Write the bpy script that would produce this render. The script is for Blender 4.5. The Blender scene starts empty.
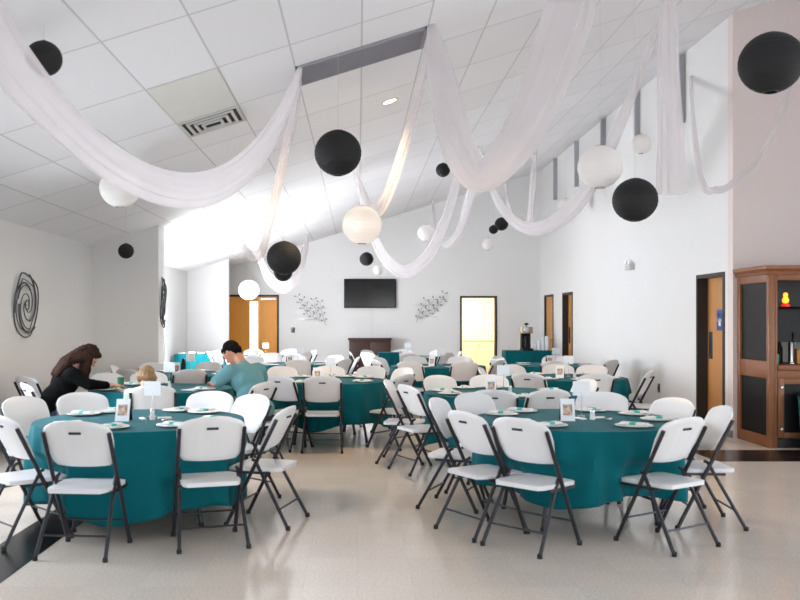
import bpy, bmesh, math, random
from mathutils import Vector, Matrix, noise
PI = math.pi
C = bpy.context.scene.collection
rnd = random.Random(7)

# ------------------------------------------------------------------ camera model
F, H, VX, VY = 880.0, 1.48, 358.0, 320.0
def at(px, py, Y):
    return Vector(((px-VX)*Y/F, Y, H+(VY-py)*Y/F))
CEIL0, CEILS = 3.87, 0.31
def ceil_z(x): return CEIL0 + CEILS*x
def on_ceiling(px, py):
    rx, rz = (px-VX)/F, (VY-py)/F
    Y = (CEIL0-H)/(rz-CEILS*rx)
    return Vector((rx*Y, Y, H+rz*Y))

cam_d = bpy.data.cameras.new('camera'); cam = bpy.data.objects.new('camera', cam_d); C.objects.link(cam)
cam.location = (0, 0, H); cam.rotation_euler = (PI/2, 0, 0)
cam_d.sensor_width = 36; cam_d.lens = F/800*36
cam_d.shift_x = (400-VX)/800; cam_d.shift_y = -(300-VY)/800
cam_d.clip_end = 200
cam_d.dof.use_dof = True; cam_d.dof.focus_distance = 13; cam_d.dof.aperture_fstop = 3.2
bpy.context.scene.camera = cam

# ------------------------------------------------------------------ materials
def s2l(c):
    return tuple((v/255/12.92 if v/255 <= .04045 else ((v/255+.055)/1.055)**2.4) for v in c)
def mat(name, rgb, rough=.6, metal=0, noise_amt=0, scale=20, bump=0, emit=None, estr=0, spec=None, trans=0, coat=0):
    m = bpy.data.materials.new(name); m.use_nodes = True
    nt = m.node_tree; b = nt.nodes['Principled BSDF']
    c = s2l(rgb)+(1,)
    b.inputs['Base Color'].default_value = c
    b.inputs['Roughness'].default_value = rough; b.inputs['Metallic'].default_value = metal
    if spec is not None: b.inputs['Specular IOR Level'].default_value = spec
    if trans: b.inputs['Transmission Weight'].default_value = trans
    if coat: b.inputs['Coat Weight'].default_value = coat
    if emit: b.inputs['Emission Color'].default_value = s2l(emit)+(1,); b.inputs['Emission Strength'].default_value = estr
    if noise_amt or bump:
        tc = nt.nodes.new('ShaderNodeTexCoord'); n = nt.nodes.new('ShaderNodeTexNoise')
        n.inputs['Scale'].default_value = scale; n.inputs['Detail'].default_value = 4
        nt.links.new(tc.outputs['Object'], n.inputs['Vector'])
        if noise_amt:
            r = nt.nodes.new('ShaderNodeMix'); r.data_type = 'RGBA'
            r.inputs['A'].default_value = tuple(max(0, v*(1-noise_amt)) for v in c[:3])+(1,)
            r.inputs['B'].default_value = tuple(min(1, v*(1+noise_amt)) for v in c[:3])+(1,)
            nt.links.new(n.outputs['Fac'], r.inputs['Factor']); nt.links.new(r.outputs['Result'], b.inputs['Base Color'])
        if bump:
            bp = nt.nodes.new('ShaderNodeBump'); bp.inputs['Strength'].default_value = bump; bp.inputs['Distance'].default_value = .01
            nt.links.new(n.outputs['Fac'], bp.inputs['Height']); nt.links.new(bp.outputs['Normal'], b.inputs['Normal'])
    return m
def wood(name, a, bcol, scale=(12, 12, 1.2), rough=.45):
    m = mat(name, a, rough); nt = m.node_tree; b = nt.nodes['Principled BSDF']
    tc = nt.nodes.new('ShaderNodeTexCoord'); mp = nt.nodes.new('ShaderNodeMapping'); n = nt.nodes.new('ShaderNodeTexNoise')
    mp.inputs['Scale'].default_value = scale; n.inputs['Scale'].default_value = 3; n.inputs['Detail'].default_value = 6
    n.inputs['Distortion'].default_value = .6
    mx = nt.nodes.new('ShaderNodeMix'); mx.data_type = 'RGBA'
    mx.inputs['A'].default_value = s2l(a)+(1,); mx.inputs['B'].default_value = s2l(bcol)+(1,)
    nt.links.new(tc.outputs['Object'], mp.inputs['Vector']); nt.links.new(mp.outputs['Vector'], n.inputs['Vector'])
    nt.links.new(n.outputs['Fac'], mx.inputs['Factor']); nt.links.new(mx.outputs['Result'], b.inputs['Base Color'])
    return m

M = {}
M['wall'] = mat('wall_paint', (228, 227, 226), .7, noise_amt=.02, scale=1.5, bump=.03)
M['wall_warm'] = mat('kitchen_paint', (240, 232, 208), .7, noise_amt=.02, scale=2)
M['plastic'] = mat('chair_plastic', (226, 224, 224), .36, noise_amt=.02, scale=6, bump=.01)
M['steel_dark'] = mat('charcoal_steel', (44, 43, 48), .38, metal=.35)
M['rubber'] = mat('black_rubber', (18, 18, 18), .7)
M['slot'] = mat('dark_recess', (50, 48, 52), .8)
M['cloth'] = mat('teal_linen', (0, 93, 101), .85, spec=.15, noise_amt=.10, scale=300, bump=.05)
M['cloth'].node_tree.nodes['Principled BSDF'].inputs['Sheen Weight'].default_value = .05
M['table_plastic'] = mat('grey_table_top', (205, 205, 200), .5, noise_amt=.03)
M['china'] = mat('white_china', (232, 232, 230), .22, noise_amt=.01)
M['paper'] = mat('white_card', (236, 238, 242), .8, noise_amt=.01)
M['white_napkin'] = mat('white_napkin_cloth', (228, 228, 224), .9, noise_amt=.03, scale=80, bump=.1)
M['teal_napkin'] = mat('teal_ribbon', (70, 175, 165), .8, noise_amt=.05, scale=60)
M['chrome'] = mat('brushed_steel', (190, 190, 192), .25, metal=1, noise_amt=.03)
M['black'] = mat('black_plastic', (12, 12, 13), .5, spec=.3, noise_amt=.05)
M['door'] = wood('maple_door', (204, 148, 88), (184, 124, 66))
M['door_gold'] = wood('honey_door', (240, 165, 58), (220, 140, 38))
M['oak'] = wood('oak_cabinet', (150, 95, 55), (108, 62, 34))
M['dark_wood'] = wood('walnut_console', (78, 46, 34), (52, 30, 22))
M['frame_dark'] = mat('dark_bronze_frame', (38, 34, 33), .5, noise_amt=.05)
M['screen'] = mat('screen_glass', (10, 11, 14), .12, noise_amt=.02)
M['smoke_panel'] = mat('smoked_panel', (11, 11, 12), .5, spec=.25, noise_amt=.04)
M['iron'] = mat('grey_iron', (92, 92, 96), .5, metal=.5, noise_amt=.05)
M['iron_pale'] = mat('pale_pewter', (140, 140, 143), .5, metal=.3, noise_amt=.08)
M['iron_dark'] = mat('pewter_iron', (88, 92, 96), .4, metal=.6, noise_amt=.05)
M['lantern_black'] = mat('black_lantern_paper', (20, 19, 21), .75, noise_amt=.06, scale=30)
M['blind'] = mat('grey_painted_steel', (172, 172, 178), .6, noise_amt=.03)

def sheer(name, rgb, alpha):
    m = bpy.data.materials.new(name); m.use_nodes = True; nt = m.node_tree
    for n in list(nt.nodes): nt.nodes.remove(n)
    out = nt.nodes.new('ShaderNodeOutputMaterial')
    d = nt.nodes.new('ShaderNodeBsdfDiffuse'); t = nt.nodes.new('ShaderNodeBsdfTranslucent'); tr = nt.nodes.new('ShaderNodeBsdfTransparent')
    a = nt.nodes.new('ShaderNodeMixShader'); b = nt.nodes.new('ShaderNodeMixShader')
    n = nt.nodes.new('ShaderNodeTexNoise'); n.inputs['Scale'].default_value = 3; n.inputs['Detail'].default_value = 3
    mr = nt.nodes.new('ShaderNodeMapRange'); mr.inputs['To Min'].default_value = alpha-.04; mr.inputs['To Max'].default_value = alpha+.04
    tc = nt.nodes.new('ShaderNodeTexCoord'); nt.links.new(tc.outputs['Object'], n.inputs['Vector'])
    for x in (d, t): x.inputs['Color'].default_value = s2l(rgb)+(1,)
    a.inputs[0].default_value = .5
    nt.links.new(d.outputs[0], a.inputs[1]); nt.links.new(t.outputs[0], a.inputs[2])
    nt.links.new(n.outputs['Fac'], mr.inputs['Value']); nt.links.new(mr.outputs[0], b.inputs[0])
    nt.links.new(tr.outputs[0], b.inputs[1]); nt.links.new(a.outputs[0], b.inputs[2]); nt.links.new(b.outputs[0], out.inputs[0])
    return m
M['tulle'] = sheer('white_tulle', (236, 231, 233), .50)
M['lantern_white'] = sheer('white_lantern_paper', (250, 248, 246), .88)

def glass_mat():
    m = mat('window_glass', (240, 245, 248), .02); b = m.node_tree.nodes['Principled BSDF']
    b.inputs['Transmission Weight'].default_value = 1; b.inputs['IOR'].default_value = 1.05
    return m
M['glass'] = glass_mat()

def ceiling_mat():
    m = mat('ceiling_tiles', (226, 226, 228), .85); nt = m.node_tree; b = nt.nodes['Principled BSDF']; N = nt.nodes.new; L = nt.links.new
    tc = N('ShaderNodeTexCoord'); sp = N('ShaderNodeSeparateXYZ'); L(tc.outputs['Object'], sp.inputs[0])
    def math_(op, a, b_=None):
        n = N('ShaderNodeMath'); n.operation = op
        for i, v in enumerate((a, b_)):
            if v is None: continue
            if isinstance(v, (int, float)): n.inputs[i].default_value = v
            else: L(v, n.inputs[i])
        return n.outputs[0]
    u = math_('DIVIDE', math_('SUBTRACT', sp.outputs[0], -1.717-58.3), .583)
    v = math_('DIVIDE', math_('SUBTRACT', sp.outputs[1], 5.88-122), 1.22)
    lu = math_('LESS_THAN', math_('FRACT', math_('ADD', u, .012)), .024)
    lv = math_('LESS_THAN', math_('FRACT', math_('ADD', v, .008)), .016)
    ln = math_('MAXIMUM', lu, lv)
    wn = N('ShaderNodeTexWhiteNoise'); cb = N('ShaderNodeCombineXYZ')
    L(math_('FLOOR', u), cb.inputs[0]); L(math_('FLOOR', v), cb.inputs[1]); L(cb.outputs[0], wn.inputs['Vector'])
    mr = N('ShaderNodeMapRange'); mr.inputs['To Min'].default_value = .95; mr.inputs['To Max'].default_value = 1.0; L(wn.outputs['Value'], mr.inputs['Value'])
    val = math_('MULTIPLY', mr.outputs[0], math_('SUBTRACT', 1, math_('MULTIPLY', ln, .30)))
    mx = N('ShaderNodeMix'); mx.data_type = 'RGBA'; mx.inputs['A'].default_value = (0, 0, 0, 1); mx.inputs['B'].default_value = s2l((243, 242, 245))+(1,)
    L(val, mx.inputs['Factor']); L(mx.outputs['Result'], b.inputs['Base Color'])
    n = N('ShaderNodeTexNoise'); n.inputs['Scale'].default_value = 60; L(tc.outputs['Object'], n.inputs['Vector'])
    bp = N('ShaderNodeBump'); bp.inputs['Strength'].default_value = .12; bp.inputs['Distance'].default_value = .004
    L(n.outputs['Fac'], bp.inputs['Height']); L(bp.outputs['Normal'], b.inputs['Normal'])
    return m
M['ceiling'] = ceiling_mat()

def floor_mat():
    m = mat('vinyl_tile_floor', (196, 184, 170), .2); nt = m.node_tree; b = nt.nodes['Principled BSDF']; N = nt.nodes.new; L = nt.links.new
    tc = N('ShaderNodeTexCoord')
    br = N('ShaderNodeTexBrick'); br.offset = 0; br.squash = 1
    br.inputs['Scale'].default_value = 1; br.inputs['Brick Width'].default_value = .305; br.inputs['Row Height'].default_value = .305
    br.inputs['Mortar Size'].default_value = .0012; br.inputs['Mortar Smooth'].default_value = .3
    br.inputs['Color1'].default_value = s2l((226, 214, 201))+(1,); br.inputs['Color2'].default_value = s2l((219, 208, 195))+(1,)
    br.inputs['Mortar'].default_value = s2l((204, 196, 187))+(1,)
    L(tc.outputs['Object'], br.inputs['Vector'])
    n = N('ShaderNodeTexNoise'); n.inputs['Scale'].default_value = 70; n.inputs['Detail'].default_value = 5; L(tc.outputs['Object'], n.inputs['Vector'])
    mr = N('ShaderNodeMapRange'); mr.inputs['From Min'].default_value = .35; mr.inputs['From Max'].default_value = .65
    mr.inputs['To Min'].default_value = .84; mr.inputs['To Max'].default_value = 1.06; L(n.outputs['Fac'], mr.inputs['Value'])
    mx = N('ShaderNodeVectorMath'); mx.operation = 'SCALE'; L(br.outputs['Color'], mx.inputs[0]); L(mr.outputs[0], mx.inputs['Scale'])
    L(mx.outputs[0], b.inputs['Base Color'])
    n2 = N('ShaderNodeTexNoise'); n2.inputs['Scale'].default_value = 1.2; L(tc.outputs['Object'], n2.inputs['Vector'])
    m2 = N('ShaderNodeMapRange'); m2.inputs['To Min'].default_value = .07; m2.inputs['To Max'].default_value = .20; L(n2.outputs['Fac'], m2.inputs['Value'])
    L(m2.outputs[0], b.inputs['Roughness'])
    n3 = N('ShaderNodeTexNoise'); n3.inputs['Scale'].default_value = 6; L(tc.outputs['Object'], n3.inputs['Vector'])
    bp = N('ShaderNodeBump'); bp.inputs['Strength'].default_value = .05; bp.inputs['Distance'].default_value = .01
    L(n3.outputs['Fac'], bp.inputs['Height']); L(bp.outputs['Normal'], b.inputs['Normal'])
    return m
M['floor'] = floor_mat()
M['black_tile'] = mat('black_floor_tile', (10, 9, 10), .25, noise_amt=.2, scale=40)

# ------------------------------------------------------------------ mesh helpers
def link(name, bm, m, parent=None, smooth=True, loc=None, rot=None):
    bmesh.ops.recalc_face_normals(bm, faces=bm.faces[:])
    me = bpy.data.meshes.new(name); bm.to_mesh(me); bm.free()
    if smooth:
        for p in me.polygons: p.use_smooth = True
        try: me.set_sharp_from_angle(angle=math.radians(40))
        except Exception: pass
    me.materials.append(m)
    o = bpy.data.objects.new(name, me); C.objects.link(o)
    if parent: o.parent = parent
    if loc is not None: o.location = loc
    if rot is not None: o.rotation_euler = rot
    return o
def tag(o, label, cat, group=None, kind=None):
    o['label'] = label; o['category'] = cat
    if group: o['group'] = group
    if kind: o['kind'] = kind
    return o
def thing(name, label, cat, loc=(0, 0, 0), rz=0, group=None):
    o = bpy.data.objects.new(name, None); C.objects.link(o); o.empty_display_size = .1
    o.location = loc; o.rotation_euler = (0, 0, rz)
    return tag(o, label, cat, group)
def struct(name, bm, m, smooth=False):
    o = link(name, bm, m, smooth=smooth); o['kind'] = 'structure'; return o
def box(bm, a, b, bev=0):
    a = Vector(a); b = Vector(b); c = (a+b)/2; s = b-a
    r = bmesh.ops.create_cube(bm, size=1)
    for v in r['verts']: v.co = Vector((v.co.x*s.x, v.co.y*s.y, v.co.z*s.z))+c
    if bev:
        es = list({e for v in r['verts'] for e in v.link_edges})
        bmesh.ops.bevel(bm, geom=es, offset=bev, segments=2, affect='EDGES', profile=.5)
def nb(): return bmesh.new()
def bx(a, b, bev=0):
    bm = nb(); box(bm, a, b, bev); return bm
def tube(bm, pts, r, seg=10, caps=True):
    pts = [Vector(p) for p in pts]; n = len(pts); rs = r if isinstance(r, (list, tuple)) else [r]*n
    rings = []; prev = None
    for i, p in enumerate(pts):
        t = (pts[min(i+1, n-1)]-pts[max(i-1, 0)]).normalized()
        if prev is None:
            a = Vector((0, 0, 1)) if abs(t.z) < .9 else Vector((1, 0, 0)); u = t.cross(a).normalized()
        else: u = (prev - t*prev.dot(t)).normalized()
        prev = u; w = t.cross(u)
        rings.append([bm.verts.new(p+(u*math.cos(2*PI*k/seg)+w*math.sin(2*PI*k/seg))*rs[i]) for k in range(seg)])
    for a, b in zip(rings, rings[1:]):
        for k in range(seg): bm.faces.new((a[k], a[(k+1) % seg], b[(k+1) % seg], b[k]))
    if caps: bm.faces.new(rings[0][::-1]); bm.faces.new(rings[-1])
def lathe(bm, prof, seg=24, c=(0, 0, 0)):
    c = Vector(c); rings = []
    for r, z in prof:
        if r < 1e-6: rings.append([bm.verts.new(c+Vector((0, 0, z)))])
        else: rings.append([bm.verts.new(c+Vector((r*math.cos(2*PI*k/seg), r*math.sin(2*PI*k/seg), z))) for k in range(seg)])
    for a, b in zip(rings, rings[1:]):
        for k in range(seg):
            k2 = (k+1) % seg
            if len(a) == 1 and len(b) == 1: continue
            if len(a) == 1: bm.faces.new((a[0], b[k2], b[k]))
            elif len(b) == 1: bm.faces.new((a[k], a[k2], b[0]))
            else: bm.faces.new((a[k], a[k2], b[k2], b[k]))
def dup(root, loc, rz, label, group=None, depth=9, skip=()):
    r = root.copy(); C.objects.link(r); r.location = loc; r.rotation_euler = (0, 0, rz); r['label'] = label
    if group: r['group'] = group
    for ch in list(root.children):
        if ch.name.split('.')[0] in skip: continue
        c = ch.copy(); C.objects.link(c); c.parent = r
        if depth > 1:
            for g in ch.children:
                d = g.copy(); C.objects.link(d); d.parent = c
    return r
def wall_yz(x0, x1, ya, yb, z0, ztop, holes, name, m):
    """wall of constant X (thickness x0..x1) between Y ya..yb, with rectangular holes [(y0,y1,z0,z1)]"""
    bm = nb(); ys = sorted({ya, yb} | {v for h in holes for v in h[:2]})
    for a, b in zip(ys, ys[1:]):
        hs = sorted([h for h in holes if h[0] <= a+1e-6 and h[1] >= b-1e-6], key=lambda h: h[2]); z = z0
        for h in hs:
            if h[2] > z: box(bm, (x0, a, z), (x1, b, h[2]))
            z = h[3]
        if z < ztop: box(bm, (x0, a, z), (x1, b, ztop))
    return struct(name, bm, m)
def wall_xz(y0, y1, xa, xb, z0, holes, name, m, top=None):
    """wall of constant Y whose top follows the ceiling slope"""
    bm = nb(); xs = sorted({xa, xb} | {v for h in holes for v in h[:2]})
    def slab(a, b, za, zb0, zb1):
        vs = [bm.verts.new(p) for p in ((a, y0, za), (b, y0, za), (b, y0, zb1), (a, y0, zb0), (a, y1, za), (b, y1, za), (b, y1, zb1), (a, y1, zb0))]
        for f in ((0, 1, 2, 3), (7, 6, 5, 4), (0, 4, 5, 1), (3, 2, 6, 7), (0, 3, 7, 4), (1, 5, 6, 2)): bm.faces.new([vs[i] for i in f])
    for a, b in zip(xs, xs[1:]):
        hs = sorted([h for h in holes if h[0] <= a+1e-6 and h[1] >= b-1e-6], key=lambda h: h[2]); z = z0
        for h in hs:
            if h[2] > z: slab(a, b, z, h[2], h[2])
            z = h[3]
        slab(a, b, z, ceil_z(a) if top is None else top, ceil_z(b) if top is None else top)
    return struct(name, bm, m)

# ------------------------------------------------------------------ room shell
XL, XR, XRR = -4.04, 4.70, 8.0
YB, YR, YC, YF = 22.65, 11.03, -3.2, 13.4
bm = nb(); box(bm, (XL-.3, YC-.3, -.2), (XRR+.3, YB+4.2, 0)); struct('floor', bm, M['floor'])
bm = nb()
for x0 in (XL-.3,):
    x1 = XRR+.3; t = .18
    vs = [bm.verts.new(p) for p in ((x0, YC-.3, ceil_z(x0)), (x1, YC-.3, ceil_z(x1)), (x1, YB+.15, ceil_z(x1)), (x0, YB+.15, ceil_z(x0)),
                                    (x0, YC-.3, ceil_z(x0)+t), (x1, YC-.3, ceil_z(x1)+t), (x1, YB+.15, ceil_z(x1)+t), (x0, YB+.15, ceil_z(x0)+t))]
    for f in ((0, 1, 2, 3), (7, 6, 5, 4), (0, 4, 5, 1), (3, 2, 6, 7), (0, 3, 7, 4), (1, 5, 6, 2)): bm.faces.new([vs[i] for i in f])
struct('ceiling', bm, M['ceiling'])
DH = 2.10
# left wall, with tall windows in the alcove and unseen ones added to light the right side and floor
WIN_L_AND_ADDED = [(14.6, 16.4, .15, 2.3), (16.8, 18.4, .15, 2.3), (.2, 3.0, .8, 2.35), (5.4, 9.2, .8, 2.35)]
wall_yz(XL-.2, XL, YC, YB, 0, ceil_z(XL), WIN_L_AND_ADDED, 'wall_left', M['wall'])
# left pier, alcove end block
def sloped_block(name, xa, xb, ya, yb):
    bm = nb()
    vs = [bm.verts.new(p) for p in ((xa, ya, 0), (xb, ya, 0), (xb, ya, ceil_z(xb)), (xa, ya, ceil_z(xa)), (xa, yb, 0), (xb, yb, 0), (xb, yb, ceil_z(xb)), (xa, yb, ceil_z(xa)))]
    for f in ((0, 1, 2, 3), (7, 6, 5, 4), (0, 4, 5, 1), (3, 2, 6, 7), (0, 3, 7, 4), (1, 5, 6, 2)): bm.faces.new([vs[i] for i in f])
    return struct(name, bm, M['wall'])
sloped_block('wall_pier', XL, -3.04, YF, YF+.42)
sloped_block('wall_alcove', XL, -3.06, 20.8, 20.95)
# back wall with double door (left) and kitchen doorway (right)
K0, K1 = (460-VX)/F*YB, (497-VX)/F*YB
D0, D1 = -3.42, (279-VX)/F*YB
wall_xz(YB, YB+.15, XL-.2, XR+.15, 0, [(D0, D1, 0, DH+.03), (K0, K1, 0, DH)], 'wall_back', M['wall'])
# right wall with three doors
RD = [(11.27, 12.2, 0, DH), (19.25, 20.2, 0, DH), (21.15, 22.15, 0, DH)]
wall_yz(XR, XR+.25, YR+.15, YB, 0, ceil_z(XR+.25), RD, 'wall_right', M['wall'])
M['wall_warm_tint'] = mat('warm_light_tinted_wall', (224, 212, 208), .7, noise_amt=.02, scale=1.5, bump=.03)  # pinkish tint of warm light mixed into the wall colour
wall_xz(YR, YR+.15, XR, XRR+.2, 0, [], 'wall_return', M['wall_warm_tint'])
WIN_R = [(-1.0, 2.5, .9, 2.6), (4.0, 7.5, .9, 2.6)]
wall_yz(XRR, XRR+.2, YC, YR, 0, ceil_z(XRR), WIN_R, 'wall_right_front', M['wall'])
WIN_B = [(-3.2, -.4, .3, 2.35), (.6, 3.4, .3, 2.35), (4.2, 7.2, .3, 2.35)]
wall_xz(YC-.2, YC, XL-.2, XRR+.2, 0, WIN_B, 'wall_front', M['wall'])

wn = [0]
def window(a, b, axis):
    wn[0] += 1
    root = bpy.data.objects.new('window_%d' % wn[0], None); C.objects.link(root); root['kind'] = 'structure'
    a = Vector(a); b = Vector(b); f = nb(); t = .05
    if axis == 'x':
        box(f, (a.x, a.y, a.z), (b.x, a.y+t, b.z)); box(f, (a.x, b.y-t, a.z), (b.x, b.y, b.z))
        box(f, (a.x, a.y, a.z), (b.x, b.y, a.z+t)); box(f, (a.x, a.y, b.z-t), (b.x, b.y, b.z))
        mid = (a.y+b.y)/2; box(f, (a.x, mid-.02, a.z), (b.x, mid+.02, b.z))
        g = bx(((a.x+b.x)/2-.003, a.y+t, a.z+t), ((a.x+b.x)/2+.003, b.y-t, b.z-t))
    else:
        box(f, (a.x, a.y, a.z), (a.x+t, b.y, b.z)); box(f, (b.x-t, a.y, a.z), (b.x, b.y, b.z))
        box(f, (a.x, a.y, a.z), (b.x, b.y, a.z+t)); box(f, (a.x, a.y, b.z-t), (b.x, b.y, b.z))
        mid = (a.x+b.x)/2; box(f, (mid-.02, a.y, a.z), (mid+.02, b.y, b.z))
        g = bx((a.x+t, (a.y+b.y)/2-.003, a.z+t), (b.x-t, (a.y+b.y)/2+.003, b.z-t))
    link('window_frame', f, M['frame_dark'], root, smooth=False); link('window_pane', g, M['glass'], root, smooth=False)
for h in WIN_L_AND_ADDED: window((XL-.14, h[0], h[2]), (XL-.08, h[1], h[3]), 'x')  # includes the added windows out of view
for h in WIN_R: window((XRR+.08, h[0], h[2]), (XRR+.14, h[1], h[3]), 'x')
for h in WIN_B: window((h[0], YC-.14, h[2]), (h[1], YC-.08, h[3]), 'y')

# kitchen behind the back wall
KX0, KX1, KY = K0-1.2, K1+1.2, YB+3.4
bm = nb(); box(bm, (KX0-.1, KY, 0), (KX1+.1, KY+.1, 2.6)); struct('wall_kitchen_back', bm, M['wall_warm'])
bm = nb(); box(bm, (KX0-.1, YB+.15, 0), (KX0, KY, 2.6)); struct('wall_kitchen_left', bm, M['wall_warm'])
bm = nb(); box(bm, (KX1, YB+.15, 0), (KX1+.1, KY, 2.6)); struct('wall_kitchen_right', bm, M['wall_warm'])
bm = nb(); box(bm, (KX0-.1, YB+.15, 2.6), (KX1+.1, KY+.1, 2.7)); struct('ceiling_kitchen', bm, M['wall_warm'])
M['counter'] = mat('yellow_counter', (236, 222, 176), .4, noise_amt=.04)
M['kit_cab'] = wood('pale_kitchen_cabinet', (232, 220, 188), (226, 212, 176))
t = thing('kitchen_counter', 'pale yellow kitchen counter unit seen through the back doorway', 'counter', ((KX0+KX1)/2, KY-.32, 0))
w2 = (KX1-KX0)/2-.02
link('body', bx((-w2, -.28, 0), (w2, .30, .88), .005), M['kit_cab'], t, False)
link('worktop', bx((-w2, -.31, .88), (w2, .31, .92), .005), M['counter'], t, False)
for i in range(5):
    xx = -w2+.05+i*(2*w2-.1)/5
    d = link('door', bx((xx+.01, -.30, .1), (xx+(2*w2-.1)/5-.01, -.28, .84), .004), M['kit_cab'], t, False)
    link('handle', bx((xx+.05, -.315, .7), (xx+.065, -.30, .8)), M['chrome'], d, False)
kc = Vector(((K0+K1)/2, KY-.35, .92))
def small_jar(name, label, cat, p, r, h, m, group=None):
    bm = nb(); lathe(bm, [(0, 0), (r, 0), (r*1.02, h*.1), (r, h*.7), (r*.6, h*.85), (r*.55, h), (0, h)], 16)
    return tag(link(name, bm, m, loc=p), label, cat, group)
M['copper'] = mat('dark_copper', (120, 80, 40), .4, metal=.5)
small_jar('canister', 'brown canister on the yellow kitchen counter', 'canister', kc+Vector((-.25, 0, 0)), .07, .22, M['copper'])
small_jar('jug', 'pale jug standing on the yellow kitchen counter', 'jug', kc+Vector((.1, .05, 0)), .09, .16, M['china'])
tag(link('serving_tray', bx((-.2, -.12, 0), (.2, .12, .05), .01), M['china'], loc=kc+Vector((.45, 0, 0))), 'white serving tray on the right of kitchen counter', 'tray')

# ------------------------------------------------------------------ doors
dn = [0]
def door_root():
    dn[0] += 1
    r = bpy.data.objects.new('door_%d' % dn[0], None); C.objects.link(r); r['kind'] = 'structure'; return r
def frame_x(root, y0, y1, x0, x1, h):
    bm = nb(); t = .05; box(bm, (x0, y0, 0), (x1, y0+t, h)); box(bm, (x0, y1-t, 0), (x1, y1, h)); box(bm, (x0, y0+t, h-t), (x1, y1-t, h))
    link('door_frame', bm, M['frame_dark'], root, False)
M['blue_sign'] = mat('blue_sign_plastic', (50, 84, 150), .5)
M['sign_white'] = mat('white_sign_symbol', (235, 238, 240), .5)
for i, (y0, y1, z0, z1) in enumerate(RD):
    r = door_root(); frame_x(r, y0, y1, XR-.015, XR+.22, z1)
    rec = (.13, .12, .03)[i]
    leaf = link('door_leaf', bx((XR+rec, y0+.05, .01), (XR+rec+.045, y1-.05, z1-.05)), M['door'], r, False)
    if i < 2:   # push plate and blue washroom sign
        link('push_plate', bx((XR+rec-.004, y1-.22, .95), (XR+rec, y1-.10, 1.32)), M['chrome'], leaf, False)
        sg = link('washroom_sign', bx((XR+rec-.006, (y0+y1)/2-.10, 1.34), (XR+rec, (y0+y1)/2+.10, 1.62)), M['blue_sign'], leaf, False)
        bm = nb(); yc = (y0+y1)/2
        box(bm, (XR+rec-.009, yc-.03, 1.40), (XR+rec-.006, yc+.03, 1.50)); box(bm, (XR+rec-.009, yc-.05, 1.46), (XR+rec-.006, yc+.05, 1.49))
        lathe(bm, [(0, 0), (.02, 0), (.02, .03), (0, .03)], 10, (0, 0, 0))
        for v in bm.verts[-22:]: v.co = Vector((XR+rec-.008+v.co.z*.0-.0, yc+v.co.x, 1.54+v.co.y+v.co.z*.1))
        link('sign_symbol', bm, M['sign_white'], sg, False)
    else:
        bm = nb(); tube(bm, [(XR+.03, y0+.13, 1.0), (XR-.04, y0+.13, 1.0), (XR-.045, y0+.25, 1.0)], .012); link('lever_handle', bm, M['chrome'], leaf)
# honey double door in the back wall
r = door_root(); bm = nb(); h = DH+.03
box(bm, (D0, YB-.015, 0), (D0+.05, YB+.12, h)); box(bm, (D1-.05, YB-.015, 0), (D1, YB+.12, h)); box(bm, (D0+.05, YB-.015, h-.05), (D1-.05, YB+.12, h))
link('door_frame', bm, M['frame_dark'], r, False)
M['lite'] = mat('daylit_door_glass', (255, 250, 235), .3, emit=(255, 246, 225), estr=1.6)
mid = -2.55
lf = nb(); box(lf, (D0+.05, YB+.03, .01), (mid-.235, YB+.075, h-.05)); box(lf, (mid-.03, YB+.03, .01), (mid, YB+.075, h-.05))
box(lf, (mid-.235, YB+.03, .01), (mid-.03, YB+.075, .25)); box(lf, (mid-.235, YB+.03, h-.17), (mid-.03, YB+.075, h-.05))
lf = link('door_leaf', lf, M['door_gold'], r, False)
link('door_lite', bx((mid-.235, YB+.045, .25), (mid-.03, YB+.06, h-.17)), M['lite'], lf, False)
rf = link('door_leaf', bx((mid+.008, YB+.03, .01), (D1-.05, YB+.075, h-.05)), M['door_gold'], r, False)
link('closer_arm', bx((mid+.05, YB-.03, h-.13), (D1-.08, YB+.03, h-.09)), M['chrome'], rf, False)
# kitchen doorway frame
r = door_root(); bm = nb()
box(bm, (K0, YB-.015, 0), (K0+.05, YB+.16, DH)); box(bm, (K1-.05, YB-.015, 0), (K1, YB+.16, DH)); box(bm, (K0+.05, YB-.015, DH-.05), (K1-.05, YB+.16, DH))
link('door_frame', bm, M['frame_dark'], r, False)

# baseboards and black floor bands
M['base'] = mat('grey_baseboard', (120, 116, 112), .6)
struct('baseboard_left', bx((XL, YC, 0), (XL+.012, YF, .09)), M['base'])
bm = nb(); box(bm, (XR-.012, 12.2, 0), (XR, 19.25, .09)); box(bm, (XR-.012, YR, 0), (XR, 11.27, .09)); struct('baseboard_right', bm, M['base'])
bm = nb(); box(bm, (D1, YB-.012, 0), (K0, YB, .09)); box(bm, (K1, YB-.012, 0), (XR-.012, YB, .09)); struct('baseboard_back', bm, M['base'])
struct('trim_1', bx((-2.36, YC, 0), (-2.01, 9.2, .003)), M['black_tile'])
struct('trim_2', bx((3.75, 9.2, 0), (XRR, 10.0, .003)), M['black_tile'])

# grey steel fins under the ceiling on the right wall
for i, y in enumerate((12.63, 14.66, 16.69, 18.72, 20.75)):
    bm = bx((XR-.09, y, ceil_z(XR-.09)-.98), (XR, y+.06, ceil_z(XR-.09)-.005), .004)
    tag(link('wall_bracket', bm, M['blind'], smooth=False), ('nearest', 'second', 'third', 'fourth', 'farthest')[i]+' grey vertical bracket under the ceiling along the right wall', 'bracket', 'grey wall brackets')

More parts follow.
